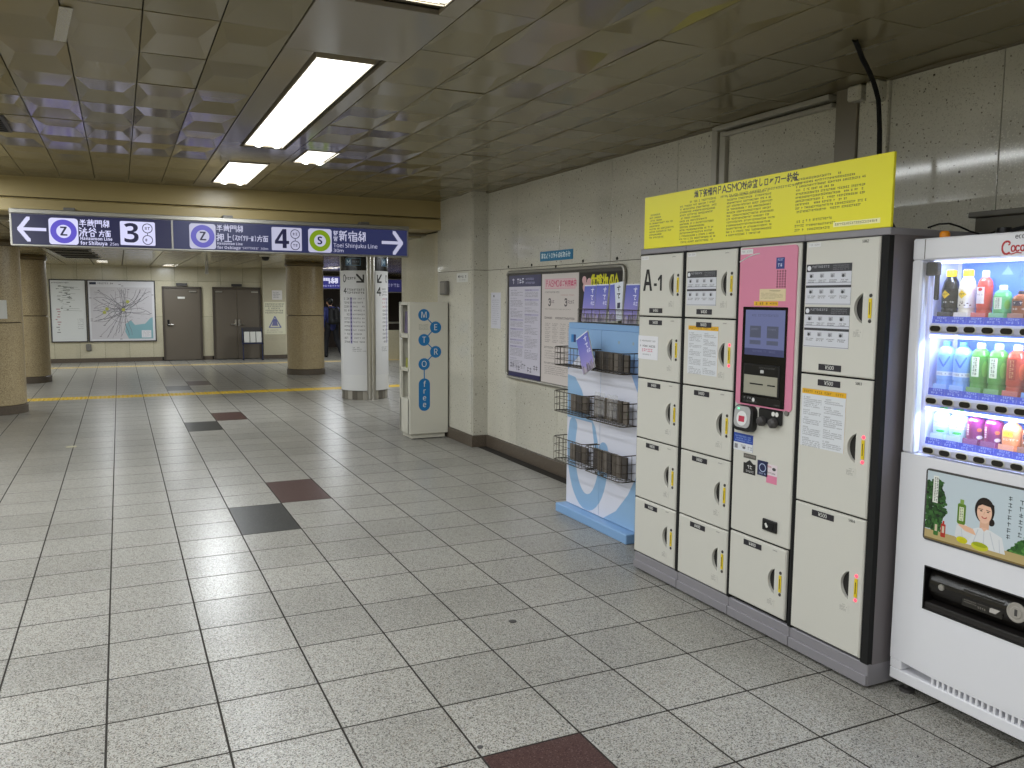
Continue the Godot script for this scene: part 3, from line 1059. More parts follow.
func build_far_details():
	var s = Sketch.new(256, 200, Color(0.86, 0.85, 0.84), 41)
	s.block(30, 40, 190, 4, 20, 14, Color(0.3, 0.3, 0.33))
	var n = part(self, "wall_notice", sheet_mesh(0.26, 0.25, 0.004), printed(s.texture()), Vector3(4.3, 1.69, -19.25))
	tag(n, "small white notice on the pier above a drawn poster", "notice")
	s = Sketch.new(256, 420, Color(0.87, 0.86, 0.76), 42)
	s.block(16, 20, 220, 5, 18, 10, Color(0.35, 0.34, 0.3))
	s.path([Vector2(128, 190), Vector2(60, 330), Vector2(200, 330), Vector2(128, 190)], 12, Color(0.45, 0.48, 0.66))
	s.disc(Vector2(128, 260), 26, 40, Color(0.4, 0.42, 0.62))
	s.poly([Vector2(90, 310), Vector2(166, 310), Vector2(150, 250), Vector2(106, 250)], Color(0.45, 0.46, 0.64))
	s.block(30, 360, 190, 2, 14, 12, Color(0.6, 0.58, 0.5))
	n = part(self, "wall_poster", sheet_mesh(0.55, 0.86, 0.004), printed(s.texture()), Vector3(4.23, 1.08, -19.25))
	tag(n, "cream poster with a blue triangle drawing on the wall pier", "poster")
	# leaflet stand by the double door
	var t = thing("leaflet_stand", "blue stand holding three white leaflet stacks before the double door", "leaflet stand", Vector3(3.6, 0, -18.95))
	var blue = paint(Color(0.13, 0.16, 0.3), 0.5)
	for x in [-0.24, 0.24]:
		part(t, "leg", tube([Vector3(x, 0, 0.1), Vector3(x, 0.62, 0), Vector3(x, 0.82, -0.05)], 0.014, 8), blue)
		part(t, "foot", tube([Vector3(x, 0.015, 0.16), Vector3(x, 0.015, -0.16)], 0.014, 8), blue)
	box_part(t, "tray", Vector3(-0.26, 0.42, -0.08), Vector3(0.26, 0.45, 0.1), blue, 0.004)
	box_part(t, "rear_board", Vector3(-0.26, 0.45, -0.1), Vector3(0.26, 0.85, -0.07), M.dark_grey, 0.004)
	for k in 3:
		var l = part(self, "leaflet_stack", cbox(Vector3(0.13, 0.28, 0.05), 0.003), M.paper, Vector3(3.46 + k * 0.15, 0.595, -18.94), Vector3(-0.12, 0, 0))
		tag(l, "stack of white leaflets upright in the blue stand by the double door", "leaflets", "white leaflet stacks in the blue stand")
	# beyond the last column: dim hall with another lit line sign, a barrier and rail
	var sk = Sketch.new(512, 128, Color(0.22, 0.22, 0.5), 43)
	write_word(sk, "門線", Vector2(150, 14), 62, 9, Color(0.9, 0.9, 1.0))
	sk.rect(20, 14, 110, 62, Color(0.8, 0.82, 1.0))
	sk.fine(30, 92, 400, 18, Color(0.75, 0.75, 0.95))
	var g = thing("hall_line_sign", "distant lit purple line sign above the walking person", "sign", Vector3(6.2, 2.07, -20.6))
	box_part(g, "box", Vector3(-1.0, -0.19, -0.12), Vector3(1.0, 0.2, 0.0), M.alu, 0.005)
	sheet(g, "sign_face", 1.94, 0.34, glowing(Color(1, 1, 1), 0.85, sk.texture()), Vector3(0, 0, 0.0))
	for x in [-0.8, 0.8]:
		part(g, "hanger", tube([Vector3(x, 0.19, -0.06), Vector3(x, LOW - 2.07, -0.06)], 0.012, 8), M.steel)
	sk = Sketch.new(512, 128, Color(0.2, 0.2, 0.42), 44)
	sk.disc(Vector2(440, 64), 56, 56, Color(0.85, 0.86, 0.9))
	sk.disc(Vector2(440, 64), 40, 40, Color(0.5, 0.62, 0.2))
	sk.disc(Vector2(440, 64), 22, 22, Color(0.9, 0.9, 0.92))
	sk.fine(60, 40, 260, 36, Color(0.7, 0.7, 0.85))
	g = thing("hall_line_sign", "distant purple line sign with a green ring right of the signed column", "sign", Vector3(8.25, 2.02, -21.8))
	box_part(g, "box", Vector3(-0.75, -0.22, -0.12), Vector3(0.75, 0.22, 0.0), M.alu, 0.005)
	sheet(g, "sign_face", 1.44, 0.38, glowing(Color(1, 1, 1), 0.5, sk.texture()), Vector3(0, 0, 0.0))
	for x in [-0.6, 0.6]:
		part(g, "hanger", tube([Vector3(x, 0.2, -0.06), Vector3(x, LOW - 2.02, -0.06)], 0.012, 8), M.steel)
	var b = thing("barrier", "low cream barrier with a hand rail behind the signed column", "barrier", Vector3(7.2, 0, -18.0))
	box_part(b, "panel", Vector3(-0.75, 0, -0.05), Vector3(1.9, 0.78, 0.05), M.cream[0], 0.006)
	part(b, "hand_rail", tube([Vector3(-0.75, 0.98, 0), Vector3(1.9, 0.98, 0)], 0.025, 10), M.steel)
	for x in [-0.6, 0.6, 1.8]:
		part(b, "rail_post", tube([Vector3(x, 0.78, 0), Vector3(x, 0.98, 0)], 0.018, 8), M.steel)


func arc_panel(r, a0, a1, y0, y1, mat_uv = true):
	# a sheet bent round a column, with picture coordinates from a0 to a1
	var st = begin()
	var n = 14
	for k in n:
		var q = []
		for e in [k, k + 1]:
			var a = lerpf(a0, a1, float(e) / n)
			q.append([Vector3(sin(a), 0, cos(a)), float(e) / n])
		var up0 = Vector3(0, y0, 0)
		var up1 = Vector3(0, y1, 0)
		var v = [q[0][0] * r + up1, q[1][0] * r + up1, q[1][0] * r + up0, q[0][0] * r + up0]
		var uv = [Vector2(q[0][1], 0), Vector2(q[1][1], 0), Vector2(q[1][1], 1), Vector2(q[0][1], 1)]
		var nn = [q[0][0], q[1][0], q[1][0], q[0][0]]
		for order in [[0, 1, 2], [0, 2, 3]]:
			var face = (v[order[2]] - v[order[0]]).cross(v[order[1]] - v[order[0]])
			var o2 = order if face.dot(nn[order[0]]) > 0 else [order[0], order[2], order[1]]
			for i in o2:
				st.set_normal(nn[i])
				st.set_uv(uv[i])
				st.add_vertex(v[i])
		for y in [y0, y1]:
			var inn0 = q[0][0] * (r - 0.02) + Vector3(0, y, 0)
			var inn1 = q[1][0] * (r - 0.02) + Vector3(0, y, 0)
			quad(st, q[0][0] * r + Vector3(0, y, 0), q[1][0] * r + Vector3(0, y, 0), inn1, inn0, Vector3(0, 1 if y == y1 else -1, 0))
	return st.commit()


func station_list(sd, mirrored, pink):
	var s = Sketch.new(256, 900, Color(0.84, 0.84, 0.85), sd)
	var ink = Color(0.1, 0.1, 0.11)
	if mirrored:
		s.path([Vector2(90, 30), Vector2(30, 90)], 14, ink)
		s.path([Vector2(30, 36), Vector2(30, 92), Vector2(90, 92)], 14, ink)
		s.arc(Vector2(200, 62), 22, 30, 0, TAU, 8, ink)
		write_digit(s, 4, Vector2(24, 140), 66, 12, ink)
		s.block(100, 145, 130, 3, 15, 9, ink)
	else:
		s.path([Vector2(170, 30), Vector2(232, 90)], 14, ink)
		s.path([Vector2(232, 36), Vector2(232, 92), Vector2(172, 92)], 14, ink)
		s.arc(Vector2(28, 62), 16, 30, 0, TAU, 8, ink)
		s.fine(54, 50, 100, 22, ink)
		write_digit(s, 4, Vector2(18, 148), 40, 8, ink)
		s.block(64, 150, 170, 2, 18, 8, ink)
	var x = 190 if mirrored else 100
	s.rect(x - 2, 225, 20, 400, Color(0.6, 0.58, 0.74))
	for k in 12:
		s.disc(Vector2(x + 8, 235 + k * 34), 9, 9, Color(0.32, 0.3, 0.5))
		s.fine(x - 80, 228 + k * 34, 68, 18, Color(0.62, 0.28, 0.35) if pink and k < 3 else Color(0.22, 0.22, 0.25))
		s.fine(x + 26, 230 + k * 34, 40 if mirrored else 110, 13, Color(0.3, 0.3, 0.33))
	s.block(x + (-100 if mirrored else 20), 655, 130, 3, 9, 7, ink)
	return s


func write_digit(s, d, at, size, t, c):
	if d == 4:
		s.path([at + Vector2(size * 0.62, size), at + Vector2(size * 0.62, 0), at + Vector2(0, size * 0.68), at + Vector2(size * 0.85, size * 0.68)], t, c)
	elif d == 3:
		s.arc(at + Vector2(size * 0.32, size * 0.27), size * 0.3, size * 0.25, -2.7, 1.6, t, c)
		s.arc(at + Vector2(size * 0.3, size * 0.74), size * 0.34, size * 0.27, -1.6, 2.7, t, c)


func build_sign_column():
	var t = thing("signed_column", "white round column printed with station lists and a steel strip", "column", Vector3(4.09, 0, -9.83))
	part(t, "core", lathe([Vector2(0.345, 0.0), Vector2(0.345, LOW)], 32), M.joint)
	# ring of narrow glazed base tiles
	var tile_mats = [paint(Color(0.5, 0.48, 0.44), 0.2), paint(Color(0.66, 0.64, 0.6), 0.2), paint(Color(0.4, 0.38, 0.35), 0.2)]
	var bt = cbox(Vector3(0.086, 0.145, 0.02), 0.003)
	for k in 26:
		var a = TAU * k / 26
		part(t, "base_tile", bt, tile_mats[(k * 7) % 3], Vector3(sin(a) * 0.355, 0.0725, cos(a) * 0.355), Vector3(0, a, 0))
	var view = 0.02         # where the steel strip faces
	var back = part(t, "rear_cladding", arc_panel(0.38, view + 1.5, view + TAU - 1.5, 0.15, 2.32), M.white)
	var left_print = printed(station_list(51, false, false).texture(), 0.3)
	var right_print = printed(station_list(52, true, true).texture(), 0.3)
	var l = part(t, "white_panel", arc_panel(0.385, view - 1.5, view - 0.16, 0.15, 2.05), M.white)
	part(l, "station_list", arc_panel(0.3865, view - 1.3, view - 0.2, 0.4, 2.04), left_print)
	var r = part(t, "white_panel", arc_panel(0.385, view + 0.16, view + 1.5, 0.15, 2.05), M.white)
	part(r, "station_list", arc_panel(0.3865, view + 0.2, view + 1.05, 0.4, 2.04), right_print)
	var navy = paint(Color(0.03, 0.035, 0.06), 0.25)
	for s in [[-1.5, -0.16, -1.1, -0.4], [0.16, 1.5, 0.5, 1.2]]:
		var h = part(t, "header_panel", arc_panel(0.387, view + s[0], view + s[1], 2.05, 2.32), navy)
		var sk = Sketch.new(256, 128, Color(0.05, 0.07, 0.12), 53)
		sk.path([Vector2(8, 10), Vector2(248, 10), Vector2(248, 118), Vector2(8, 118), Vector2(8, 10)], 6, Color(0.45, 0.6, 0.7))
		sk.rect(14, 16, 100, 96, Color(0.16, 0.36, 0.52))
		sk.path([Vector2(34, 96), Vector2(34, 34), Vector2(62, 74), Vector2(90, 34), Vector2(90, 96)], 13, Color(0.75, 0.85, 0.92))
		sk.fine(130, 48, 100, 26, Color(0.5, 0.55, 0.62))
		part(h, "emblem", arc_panel(0.3885, view + s[2], view + s[3], 2.12, 2.25), printed(sk.texture(), 0.3))
	# the steel strip between the panels: two half rounds
	for o in [-0.062, 0.062]:
		var a = view + o * 1.3
		part(t, "steel_strip", lathe([Vector2(0.045, 0.0), Vector2(0.045, 2.33)], 16), M.steel, Vector3(sin(a) * 0.365, 0, cos(a) * 0.365))
	part(t, "strip_groove", cbox(Vector3(0.03, 2.33, 0.03), 0.0), M.dark_grey, Vector3(sin(view) * 0.375, 1.165, cos(view) * 0.375), Vector3(0, view, 0))


# ------------------------------------------------------------------ the lit line sign under the beam
func build_line_sign():
	var z = -5.72
	var x0 = -0.395
	var x1 = 3.49
	var y0 = 2.092
	var y1 = 2.382
	var t = thing("line_sign", "long lit purple hanging sign with arrows, line badges and exit numbers", "sign", Vector3(0, 0, z))
	box_part(t, "housing", Vector3(x0, y0 - 0.005, -0.15), Vector3(x1, y1 + 0.008, -0.012), M.alu, 0.004)
	box_part(t, "top_rail", Vector3(x0 - 0.005, y1, -0.15), Vector3(x1 + 0.01, y1 + 0.045, 0.004), M.alu, 0.006)
	box_part(t, "bottom_rail", Vector3(x0, y0 - 0.012, -0.14), Vector3(x1, y0 + 0.006, 0.004), M.alu, 0.004)
	for x in [x0 + 0.008, 1.01, x1 - 0.008]:
		box_part(t, "divider", Vector3(x - 0.009, y0, -0.1), Vector3(x + 0.009, y1, 0.004), M.alu, 0.002)
	for x in [0.1, 1.55, 3.0]:
		box_part(t, "clamp", Vector3(x - 0.05, y1 + 0.03, -0.16), Vector3(x + 0.05, y1 + 0.075, -0.03), M.mid_grey, 0.004)
	var k = 640.0          # pixels a metre
	var white = Color(0.86, 0.86, 1.0)
	# left face
	var a0 = x0 + 0.018
	var a1 = 1.0
	var h = y1 - y0 - 0.008
	var s = Sketch.new(int((a1 - a0) * k), int(h * k), Color(0.12, 0.125, 0.265), 61)
	var sx = func(px): return (-0.401 + 0.007991 * (px - 9.0) + 0.00000397 * (px - 9.0) * (px - 9.0) - a0) * k      # along the sign in pixels of its print
	var row = func(v): return v * h * k
	draw_arrow(s, sx.call(16.5), sx.call(44.5), row.call(0.5), row.call(0.36), white, true)
	draw_badge(s, (sx.call(49.2) + sx.call(77.8)) / 2, row.call(0.53), row.call(0.44), white, Color(0.36, 0.31, 0.78))
	write_word(s, "半蔵門線", Vector2(sx.call(79.6), row.call(0.1)), row.call(0.26), 5, white, 0.86)
	write_word(s, "渋谷", Vector2(sx.call(79.6), row.call(0.39)), row.call(0.3), 6, white, 0.85)
	write_word(s, "方面", Vector2(sx.call(99.2), row.call(0.45)), row.call(0.22), 5, white, 0.8)
	draw_exit_box(s, sx.call(120), sx.call(155), row.call(0.1), row.call(0.92), white)
	var left = sheet(t, "sign_face", a1 - a0, h, glowing(Color(1, 1, 1), 0.95, s.texture()), Vector3((a0 + a1) / 2, (y0 + y1) / 2, 0.0), Vector3.ZERO, "", 0.004)
	# right face
	var b0 = 1.02
	var b1 = x1 - 0.018
	var pale = Color(0.82, 0.82, 0.93)
	var r = Sketch.new(int((b1 - b0) * k), int(h * k), Color(0.19, 0.21, 0.38), 62)
	var rx = func(px): return (1.0177 + 0.009244 * (px - 173.0) + 0.00000535 * (px - 173.0) * (px - 173.0) - b0) * k
	draw_badge(r, (rx.call(190.3) + rx.call(215)) / 2, row.call(0.52), row.call(0.45), pale, Color(0.4, 0.38, 0.8))
	write_word(r, "半蔵門線", Vector2(rx.call(216.8), row.call(0.08)), row.call(0.26), 5, pale, 0.86)
	write_word(r, "押上", Vector2(rx.call(216.8), row.call(0.4)), row.call(0.3), 6, pale, 0.85)
	var e = write_word(r, "(スカイツリー前)", Vector2(rx.call(232.5), row.call(0.44)), row.call(0.2), 4, pale, 0.44)
	write_word(r, "方面", Vector2(rx.call(257.5), row.call(0.42)), row.call(0.23), 5, pale, 0.82)
	draw_exit_box(r, rx.call(271.6), rx.call(301.6), row.call(0.08), row.call(0.94), pale)
	draw_badge(r, (rx.call(309) + rx.call(330.6)) / 2, row.call(0.52), row.call(0.45), pale, Color(0.52, 0.64, 0.1))
	write_word(r, "都", Vector2(rx.call(333.3), row.call(0.12)), row.call(0.18), 4, pale, 1.0)
	write_word(r, "営", Vector2(rx.call(333.3), row.call(0.34)), row.call(0.18), 4, pale, 1.0)
	write_word(r, "新宿線", Vector2(rx.call(339.2), row.call(0.12)), row.call(0.4), 7, pale, 0.86)
	draw_arrow(r, rx.call(383), rx.call(403.3), row.call(0.5), row.call(0.4), pale, false)
	var right = sheet(t, "sign_face", b1 - b0, h, glowing(Color(1, 1, 1), 0.72, r.texture()), Vector3((b0 + b1) / 2, (y0 + y1) / 2, 0.0), Vector3.ZERO, "", 0.004)
	# Latin lettering and figures stand on the faces
	var glow = glowing(Color(0.86, 0.86, 1.0), 0.95)
	var pale_glow = glowing(pale, 0.72)
	var navy = glowing(Color(0.1, 0.1, 0.24), 0.9)
	var put = func(face, words, size, px, v, material, right_side, font, long):
		var m = text_mesh(words, size, font)
		var fit = long / m.get_aabb().size.x if long > 0.0 else 1.0
		var x = (rx.call(px) / k if right_side else sx.call(px) / k) - ((b1 - b0) if right_side else (a1 - a0)) / 2
		var o = part(face, "lettering", m, material, Vector3(x + long / 2, h * (0.5 - v), 0.0046))
		o.scale.x = fit
	put.call(left, "Hanzomon Line", 0.03, 80, 0.745, glow, false, font_bold, 0.277)
	put.call(left, "for Shibuya", 0.034, 80, 0.9, glow, false, font_bold, 0.232)
	put.call(left, "25m", 0.026, 109.5, 0.91, glow, false, font_sans, 0.075)
	put.call(left, "Z", 0.085, 63.5, 0.53, navy, false, font_bold, 0.0)
	put.call(left, "3", 0.19, 131.5, 0.51, navy, false, font_bold, 0.0)
	put.call(right, "Hanzomon Line", 0.026, 217, 0.755, pale_glow, true, font_bold, 0.25)
	put.call(right, "for Oshiage", 0.028, 217, 0.9, pale_glow, true, font_bold, 0.23)
	put.call(right, "'SKYTREE'", 0.022, 241.5, 0.9, pale_glow, true, font_sans, 0.17)
	put.call(right, "30m", 0.022, 260.5, 0.9, pale_glow, true, font_sans, 0.075)
	put.call(right, "Z", 0.088, 202.8, 0.52, navy, true, font_bold, 0.0)
	put.call(right, "4", 0.2, 281.5, 0.51, navy, true, font_bold, 0.0)
	put.call(right, "S", 0.085, 319.9, 0.52, navy, true, font_bold, 0.0)
	put.call(right, "Toei Shinjuku Line", 0.042, 333.3, 0.68, pale_glow, true, font_sans, 0.49)
	put.call(right, "30m", 0.034, 333.3, 0.88, pale_glow, true, font_sans, 0.11)


func draw_arrow(s, xa, xb, cy, half, c, to_left):
	var tip = xa if to_left else xb
	var tail = xb if to_left else xa
	var d = signf(tail - tip)
	var t = half * 0.3
	s.line(Vector2(tip + d * t, cy), Vector2(tail, cy), t, c)
	for q in [-1, 1]:
		s.line(Vector2(tip + d * t * 0.7, cy), Vector2(tip + d * half * 0.95, cy + q * half), t, c)


func draw_badge(s, cx, cy, half, plate, ring):
	s.plate(cx - half, cy - half, half * 2, half * 2, half * 0.22, plate)
	s.disc(Vector2(cx, cy), half * 0.9, half * 0.9, ring)
	s.disc(Vector2(cx, cy), half * 0.5, half * 0.5, plate)


func draw_exit_box(s, xa, xb, ya, yb, plate):
	s.plate(xa, ya, xb - xa, yb - ya, 8, plate)
	var ink = Color(0.12, 0.12, 0.28)
	var cx = xa + (xb - xa) * 0.78
	for v in [0.27, 0.76]:
		var cy = ya + (yb - ya) * v
		s.arc(Vector2(cx, cy), (yb - ya) * 0.19, (yb - ya) * 0.19, 0, TAU, 4, ink)
		s.fine(cx - 16, cy - 9, 32, 18, ink)
	s.line(Vector2(cx, ya + (yb - ya) * 0.46), Vector2(cx, ya + (yb - ya) * 0.57), 4, ink)


# ------------------------------------------------------------------ coin lockers
func half_moon(chord, sagitta, n = 14):
	# points of the arc that bulges to -x between (0, -chord/2) and (0, chord/2)
	var r = (chord * chord / 4 + sagitta * sagitta) / (2 * sagitta)
	var c = r - sagitta
	var a = asin(chord / 2 / r)
	var p = PackedVector2Array()
	for k in n + 1:
		var q = lerpf(-a, a, float(k) / n)
		p.append(Vector2(c - r * cos(q), r * sin(q)))
	return p


func door_mesh(w, h, fx, chord, sag):
	# a locker door: chamfered steel leaf with a half-moon finger hole cut beside the line x = fx
	var key = ["door", w, h, fx]
	if meshes.has(key):
		return meshes[key]
	var st = begin()
	var c = 0.005
	var t = 0.016
	var x0 = -w / 2
	var x1 = w / 2
	var y0 = -h / 2
	var y1 = h / 2
	var inner = [Vector3(x0 + c, y0 + c, 0), Vector3(x1 - c, y0 + c, 0), Vector3(x1 - c, y1 - c, 0), Vector3(x0 + c, y1 - c, 0)]
	var outer = [Vector3(x0, y0, -c), Vector3(x1, y0, -c), Vector3(x1, y1, -c), Vector3(x0, y1, -c)]
	for k in 4:
		var m = (k + 1) % 4
		quad(st, inner[k], inner[m], outer[m], outer[k], Vector3(0, 0, 1) + (outer[k] + outer[m]))
		var b = Vector3(0, 0, -t + c)
		quad(st, outer[k], outer[m], outer[m] + b, outer[k] + b, outer[k] + outer[m])
	var moon = half_moon(chord, sag)
	var left = PackedVector2Array([Vector2(x0 + c, y0 + c), Vector2(fx, y0 + c)])
	for p in moon:
		left.append(Vector2(fx + p.x, p.y))
	left.append(Vector2(fx, y1 - c))
	left.append(Vector2(x0 + c, y1 - c))
	add_face(st, left, 0.0)
	quad(st, Vector3(fx, y0 + c, 0), Vector3(x1 - c, y0 + c, 0), Vector3(x1 - c, y1 - c, 0), Vector3(fx, y1 - c, 0), Vector3.BACK)
	var deep = Vector3(0, 0, -t)
	for k in moon.size() - 1:
		var p = Vector3(fx + moon[k].x, moon[k].y, 0)
		var q = Vector3(fx + moon[k + 1].x, moon[k + 1].y, 0)
		quad(st, p, q, q + deep, p + deep, Vector3(fx, 0, 0) - (p + q) / 2)
	quad(st, Vector3(fx, -chord / 2, 0), Vector3(fx, chord / 2, 0), Vector3(fx, chord / 2, -t), Vector3(fx, -chord / 2, -t), Vector3.LEFT)
	meshes[key] = st.commit()
	return meshes[key]


func locker_door(root, x0, x1, y0, y1, price, plate_low, led_on, number = ""):
	var w = x1 - x0
	var h = y1 - y0
	var fx = w / 2 - 0.07
	var d = part(root, "door", door_mesh(w, h, fx, 0.124, 0.043), M.locker, Vector3((x0 + x1) / 2, (y0 + y1) / 2, 0.01))
	# the dark cup behind the finger hole
	var moon = half_moon(0.124, 0.043)
	var key = ["cup"]
	if not meshes.has(key):
		meshes[key] = prism(moon, -0.026, -0.015)
	part(d, "handle_cup", meshes[key], M.cup, Vector3(fx, 0, 0))
	part(d, "light_strip", cbox(Vector3(0.016, 0.08, 0.004), 0.001), M.strip, Vector3(w / 2 - 0.031, 0, 0.002), Vector3.ZERO, "yellow strip")
	part(d, "strip_mark", cbox(Vector3(0.003, 0.05, 0.0008), 0.0), M.ink, Vector3(w / 2 - 0.031, 0, 0.0043))
	if not meshes.has("led"):
		meshes["led"] = lathe([Vector2(0.008, 0.0), Vector2(0.007, 0.003), Vector2(0.004, 0.005), Vector2(0.0, 0.0055)], 12)
	for s in [-1, 1]:
		part(d, "led_light" if led_on else "led", meshes["led"], M.led_on if led_on else M.led_off, Vector3(w / 2 - 0.031, s * 0.052, 0.0), Vector3(PI / 2, 0, 0), "red glowing lamp" if led_on else "")
	var py = (-h / 2 + 0.03) if plate_low else (h / 2 - 0.03)
	var p = part(d, "price_plate", cbox(Vector3(0.125, 0.027, 0.002), 0.0006), M.price, Vector3(-w / 2 + 0.165, py, 0.001))
	lettering(p, price, 0.016, font_sans, M.paper, Vector3(0, -0.0, 0.0014))
	if number:
		lettering(d, number, 0.011, font_sans, M.ink, Vector3(w / 2 - 0.07, h / 2 - 0.016, 0.0006))
	else:
		sheet(d, "number_label", 0.035, 0.01, M.tiny_label, Vector3(w / 2 - 0.07, h / 2 - 0.018, 0.0))
	sheet(d, "small_print", 0.05, 0.036, M.small_print, Vector3(fx - 0.02, -0.105, 0.0))
	if plate_low:
		sheet(d, "top_label", 0.07, 0.018, M.top_label, Vector3(-w / 2 + 0.05, h / 2 - 0.016, 0.0))
	return d


func locker_body(t, w, edges):
	box_part(t, "body", Vector3(0.001, 0.1, -0.62), Vector3(w - 0.001, 1.885, -0.02), M.locker_side, 0.004)
	for q in edges:
		box_part(t, "frame_bar", Vector3(q[0], 0.108, -0.022), Vector3(q[1], 1.875, 0.0035), M.matt_black, 0.001)
	box_part(t, "front_frame", Vector3(0.002, 0.105, -0.024), Vector3(w - 0.002, 1.875, -0.018), M.matt_black, 0.001)
	box_part(t, "top_rail", Vector3(0.0, 1.876, -0.62), Vector3(w, 1.905, 0.004), M.plinth, 0.003)
	var pl = box_part(t, "plinth", Vector3(0.001, 0.012, -0.6), Vector3(w - 0.001, 0.108, 0.0), M.plinth, 0.004)
	part(pl, "plinth_lip", cbox(Vector3(w - 0.004, 0.045, 0.012), 0.002), M.plinth, Vector3(0, -0.022, 0.303))
	for x in [0.06, w - 0.06]:
		part(t, "foot", lathe([Vector2(0.022, 0.0), Vector2(0.022, 0.008), Vector2(0.012, 0.012)], 10), M.dark_grey, Vector3(x, 0, -0.06))


func build_lockers():
	M.cup = paint(Color(0.13, 0.125, 0.12), 0.4)
	M.strip = paint(Color(0.86, 0.76, 0.1), 0.4)
	M.led_off = paint(Color(0.22, 0.2, 0.19), 0.3)
	M.led_on = glowing(Color(1.0, 0.28, 0.36), 2.2)
	M.price = paint(Color(0.14, 0.13, 0.16), 0.5)
	var s = Sketch.new(64, 20, Color(0.795, 0.788, 0.755), 71)
	s.fine(4, 4, 52, 11, Color(0.35, 0.34, 0.33))
	M.tiny_label = printed(s.texture())
	s = Sketch.new(96, 64, Color(0.795, 0.788, 0.755), 72)
	s.fine(34, 2, 26, 8, Color(0.4, 0.39, 0.37))
	s.block(8, 18, 76, 4, 6, 4, Color(0.42, 0.41, 0.39))
	M.small_print = printed(s.texture())
	s = Sketch.new(128, 32, Color(0.85, 0.85, 0.85), 73)
	s.fine(8, 8, 110, 14, Color(0.62, 0.6, 0.62))
	M.top_label = printed(s.texture())
	var guide = printed(guide_sheet(74).texture())
	var info = printed(info_sheet(75).texture())
	var ys = [0.113, 0.446, 0.806, 1.16, 1.52, 1.872]
	var x_front = 3.26
	# column with the bay letter
	var a = thing("coin_locker", "narrow five-door coin locker column lettered A-1", "locker", Vector3(x_front, 0, -0.725), FACE_WEST, "coin locker columns")
	locker_body(a, 0.427, [[0.001, 0.006], [0.406, 0.426]])
	for k in 5:
		var d = locker_door(a, 0.008, 0.404, ys[k] + 0.004, ys[k + 1] - 0.004, "¥400", k == 4, false)
		if k == 4:
			lettering(d, "A", 0.122, font_bold, M.ink, Vector3(-0.118, 0.028, 0.0006)).scale.x = 0.8
			lettering(d, "-1", 0.088, font_bold, M.ink, Vector3(-0.012, 0.012, 0.0006)).scale.x = 0.9
		if k == 3:
			sheet(d, "paper_note", 0.195, 0.135, printed(note_sheet(76).texture(), 0.6), Vector3(-0.1, 0.0, 0.0))
	# second column, with printed guides
	var b = thing("coin_locker", "five-door coin locker column with a printed guide and one red-lit door", "locker", Vector3(x_front, 0, -0.297), FACE_WEST, "coin locker columns")
	locker_body(b, 0.427, [[0.001, 0.008], [0.415, 0.426]])
	for k in 5:
		var d = locker_door(b, 0.01, 0.413, ys[k] + 0.004, ys[k + 1] - 0.004, "¥400", k == 4, k == 3)
		if k == 4:
			sheet(d, "guide_sticker", 0.24, 0.18, guide, Vector3(-0.065, -0.02, 0.0))
		if k == 3:
			sheet(d, "terms_sticker", 0.245, 0.255, info, Vector3(-0.04, 0.012, 0.0))
	build_terminal(x_front)
	# wide column
	var c = thing("coin_locker", "wide coin locker column with three tall doors", "locker", Vector3(x_front, 0, 0.557), FACE_WEST, "coin locker columns")
	locker_body(c, 0.448, [[0.001, 0.011], [0.408, 0.446]])
	var yt = [0.118, 0.714, 1.294, 1.876]
	for k in 3:
		var d = locker_door(c, 0.013, 0.406, yt[k] + 0.004, yt[k + 1] - 0.004, "¥500", k == 2, k < 2, ["5064", "5063", "5062"][k])
		if k == 2:
			sheet(d, "guide_sticker", 0.25, 0.175, guide, Vector3(-0.062, 0.1, 0.0))
			sheet(d, "guide_sticker", 0.25, 0.175, guide, Vector3(-0.062, -0.085, 0.0))
		if k == 1:
			sheet(d, "terms_sticker", 0.247, 0.257, info, Vector3(-0.058, 0.095, 0.0))
	# the yellow terms board that stands on the row
	var y = thing("terms_board", "bright yellow terms board full of small print standing on the lockers", "sign", Vector3(3.262, 1.906, -0.7), FACE_WEST)
	var w = 1.7
	box_part(y, "board", Vector3(0, 0.0, -0.012), Vector3(w, 0.292, 0.0), M.yellow, 0.001)
	sheet(y, "print", w - 0.002, 0.288, printed(terms_board().texture(), 0.4), Vector3(w / 2, 0.146, 0.0))
	for x in [0.15, 0.85, 1.55]:
		part(y, "stay", tube([Vector3(x, 0.2, -0.018), Vector3(x, 0.012, -0.2)], 0.008, 6), M.dark_grey)


func guide_sheet(sd):
	var s = Sketch.new(320, 230, Color(0.8, 0.81, 0.84), sd)
	var ink = Color(0.2, 0.2, 0.22)
	for q in [0, 120]:
		s.rect(0, q, 320, 44 if q == 0 else 14, Color(0.2, 0.2, 0.22))
		if q == 0:
			s.disc(Vector2(20, 22), 14, 14, Color(0.85, 0.86, 0.88))
			s.fine(42, 8, 120, 14, Color(0.7, 0.71, 0.73))
			s.block(190, 8, 110, 3, 7, 4, Color(0.55, 0.56, 0.58))
		for k in 4:
			var x = 16 + k * 76
			var y = q + (54 if q == 0 else 24)
			s.rect(x + 8, y, 30, 22, Color(0.66, 0.67, 0.7))
			s.disc(Vector2(x + 20, y + 14), 9, 9, ink if (k + q) % 3 == 0 else Color(0.5, 0.5, 0.53))
			s.fine(x, y + 34, 56, 7, ink)
			s.fine(x, y + 44, 46, 6, ink)
		s.rect(0, q + 104, 320, 3, Color(0.5, 0.5, 0.55))
	return s


